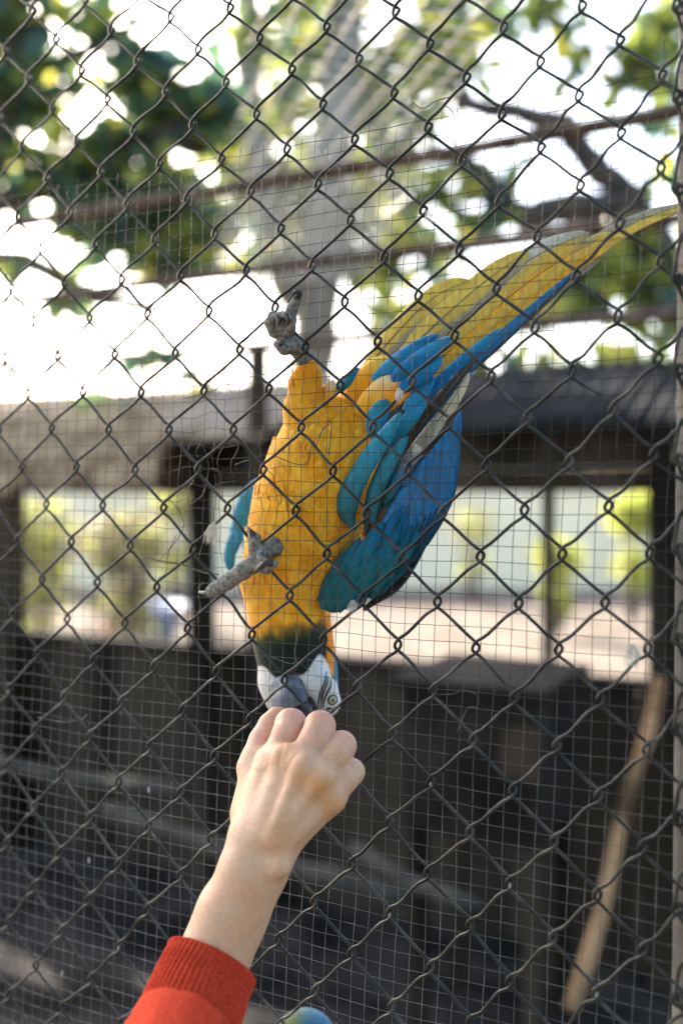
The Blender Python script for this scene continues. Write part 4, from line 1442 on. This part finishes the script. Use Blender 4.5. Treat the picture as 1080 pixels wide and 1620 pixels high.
# tendons and knuckle bumps
for (x0, y0, n0), (x1, y1, n1), rr in (((440, 1330, -0.0953), (500, 1240, -0.0712), 6.0), ((428, 1325, -0.0974), (470, 1225, -0.0734), 5.0), ((450, 1338, -0.0907), (518, 1272, -0.0637), 5.0), ((412, 1320, -0.0958), (440, 1225, -0.0688), 4.0)):
    a, r = C3(x0, y0, n0, rr); b, r2 = C3(x1, y1, n1, rr)
    palm.cone(a, b, r, r2 * 1.1, 0.012)
for x, y, n, r in ((446, 1196, -0.0635, 14), (482, 1208, -0.0690, 13), (514, 1230, -0.0665, 12), (530, 1264, -0.0597, 11)):
    a, r = C3(x, y, n, r)
    palm.cone(a, a + np.array([0, 0.001, 0]), r, r, 0.014)
# ulna bump
a, r = C3(444, 1372, -0.096, 13); palm.cone(a, a + np.array([0, 0.001, 0]), r, r, 0.012)
fingers = [
    [(436, 1204, -0.052, 25), (454, 1164, -0.038, 23), (460, 1146, -0.026, 23.5), (466, 1150, -0.012, 20), (474, 1168, 0.0, 17)],
    [(474, 1208, -0.057, 25), (498, 1168, -0.042, 22), (506, 1149, -0.029, 23), (506, 1154, -0.014, 19), (500, 1174, -0.002, 16)],
    [(506, 1228, -0.056, 23), (530, 1196, -0.042, 21), (540, 1180, -0.030, 22), (536, 1184, -0.015, 18), (522, 1200, -0.004, 15)],
    [(522, 1264, -0.051, 21), (546, 1234, -0.041, 18), (556, 1221, -0.031, 19), (550, 1226, -0.018, 16), (536, 1238, -0.008, 13)],
    [(400, 1215, -0.042, 26), (416, 1172, -0.030, 21), (428, 1148, -0.020, 18.5), (438, 1136, -0.010, 16), (452, 1134, 0.0, 13)],
]
base_f = palm.copy_empty()
base_f.F = palm.F.copy()
tot = None
for ch in fingers:
    g = palm.copy_empty()
    cc = [C3(*q) for q in ch]
    g.chain([c[0] for c in cc], [c[1] for c in cc], 0.005)
    hh = np.maximum(0.006 - np.abs(base_f.F - g.F), 0) / 0.006
    G = np.minimum(base_f.F, g.F) - hh * hh * 0.006 * 0.25
    if tot is None:
        tot = G
    else:
        k = 0.0012
        hh = np.maximum(k - np.abs(tot - G), 0) / k
        both = np.minimum(tot, G) - hh * hh * k * 0.25
        tot = np.where((np.abs(tot - base_f.F) < 1e-6) & (np.abs(G - base_f.F) < 1e-6), base_f.F, both)
palm.F = tot
hv, hfc = palm.mesh()
x_, y_ = to_px(hv)
nz = np.array([mnoise.noise(Vector((p * 45).tolist())) for p in hv])
SK = np.array(lin('#d2ab8e'))
SKP = np.array(lin('#dca38f'))
SKO = np.array(lin('#c98f5e'))
hc_ = np.broadcast_to(SK, hv.shape).copy()
hc_ = mixc(hc_, SKP, 0.7 * ss(1225, 1150, y_ + 10 * nz))
for cx, cy, rr in ((448, 1196, 26), (484, 1240, 24), (505, 1245, 22), (520, 1275, 20), (440, 1310, 30)):
    hc_ = mixc(hc_, SKO, 0.65 * np.exp(-((x_ - cx) ** 2 + (y_ - cy) ** 2) / rr ** 2))
hc_ = mixc(hc_, SKO, 0.25 * ss(-0.1, 0.5, nz))
hand = obj('arm', hv, hfc, MAT['skin'], person, col=np.clip(hc_, 0, 1))
sm = hand.modifiers.new('smooth', 'SMOOTH')
sm.factor = 0.5
sm.iterations = 3

# red knit sleeve
ax = [C3(337, 1519, -0.104, 75), C3(322, 1552, -0.116, 76), C3(306, 1592, -0.132, 80), C3(298, 1612, -0.140, 81), C3(289, 1632, -0.149, 85), C3(230, 1770, -0.222, 108), C3(120, 2010, -0.33, 130)]
ctr = catmull([a[0] for a in ax], 14)
rad = catmull(np.array([[a[1], 0, 0] for a in ax]), 14)[:, 0]
seam = 14 * 3
NSEG = 432
T = np.gradient(ctr, axis=0); T /= np.linalg.norm(T, axis=1)[:, None]
T = np.array([T[max(0, i - 6):i + 7].mean(0) for i in range(len(T))])
T /= np.linalg.norm(T, axis=1)[:, None]
A = np.cross(T, (1, 0, 0.0)); A /= np.linalg.norm(A, axis=1)[:, None]
B = np.cross(T, A)


def ring(i, r, ribs, puff):
    an = np.arange(NSEG) / NSEG * 2 * math.pi
    rr = r * (1 + 0.0 * an)
    rr = rr + ribs * np.sign(np.sin(an * 54)) * np.abs(np.sin(an * 54)) ** 0.6
    rr = rr + puff * np.array([mnoise.noise(Vector((math.cos(q) * 1.8, math.sin(q) * 1.8, i * 0.06))) for q in an])
    rr = rr + 0.0006 * np.array([mnoise.noise(Vector((math.cos(q) * 3, math.sin(q) * 3, i * 0.2))) for q in an])
    return ctr[i] + np.cos(an)[:, None] * A[i] * rr[:, None] + np.sin(an)[:, None] * B[i] * rr[:, None]


def skin_rings(rings):
    V = np.vstack(rings)
    m = len(rings)
    i = np.arange(m - 1)[:, None] * NSEG
    k = np.arange(NSEG)[None]
    k2 = (k + 1) % NSEG
    return V, np.stack([i + k, i + k2, i + NSEG + k2, i + NSEG + k], -1).reshape(-1, 4)


slv = [ring(i, rad[i], 0.0, 0.0025) for i in range(seam, len(ctr))]
slv[0] = ring(seam, rad[seam] - 0.002, 0.0, 0.0)
v, f = skin_rings(slv)
sleeve = obj('sleeve', v, f, MAT['knit'], person)
rg = [ring(6, rad[6] - 0.006, 0.0002, 0), ring(1, rad[0] - 0.0045, 0.0003, 0), ring(0, rad[0] - 0.003, 0.0003, 0), ring(0, rad[0] - 0.001, 0.0005, 0), ring(1, rad[1], 0.0007, 0)]
rg += [ring(i, rad[i], 0.0008 if i > 6 else 0.0005, 0.001) for i in range(2, seam - 1)]
rg += [ring(seam - 1, rad[seam - 1] - 0.0008, 0.0003, 0), ring(seam, rad[seam] - 0.0025, 0.0001, 0)]
v, f = skin_rings(rg)
obj('cuff', v, f, MAT['knit'], sleeve)
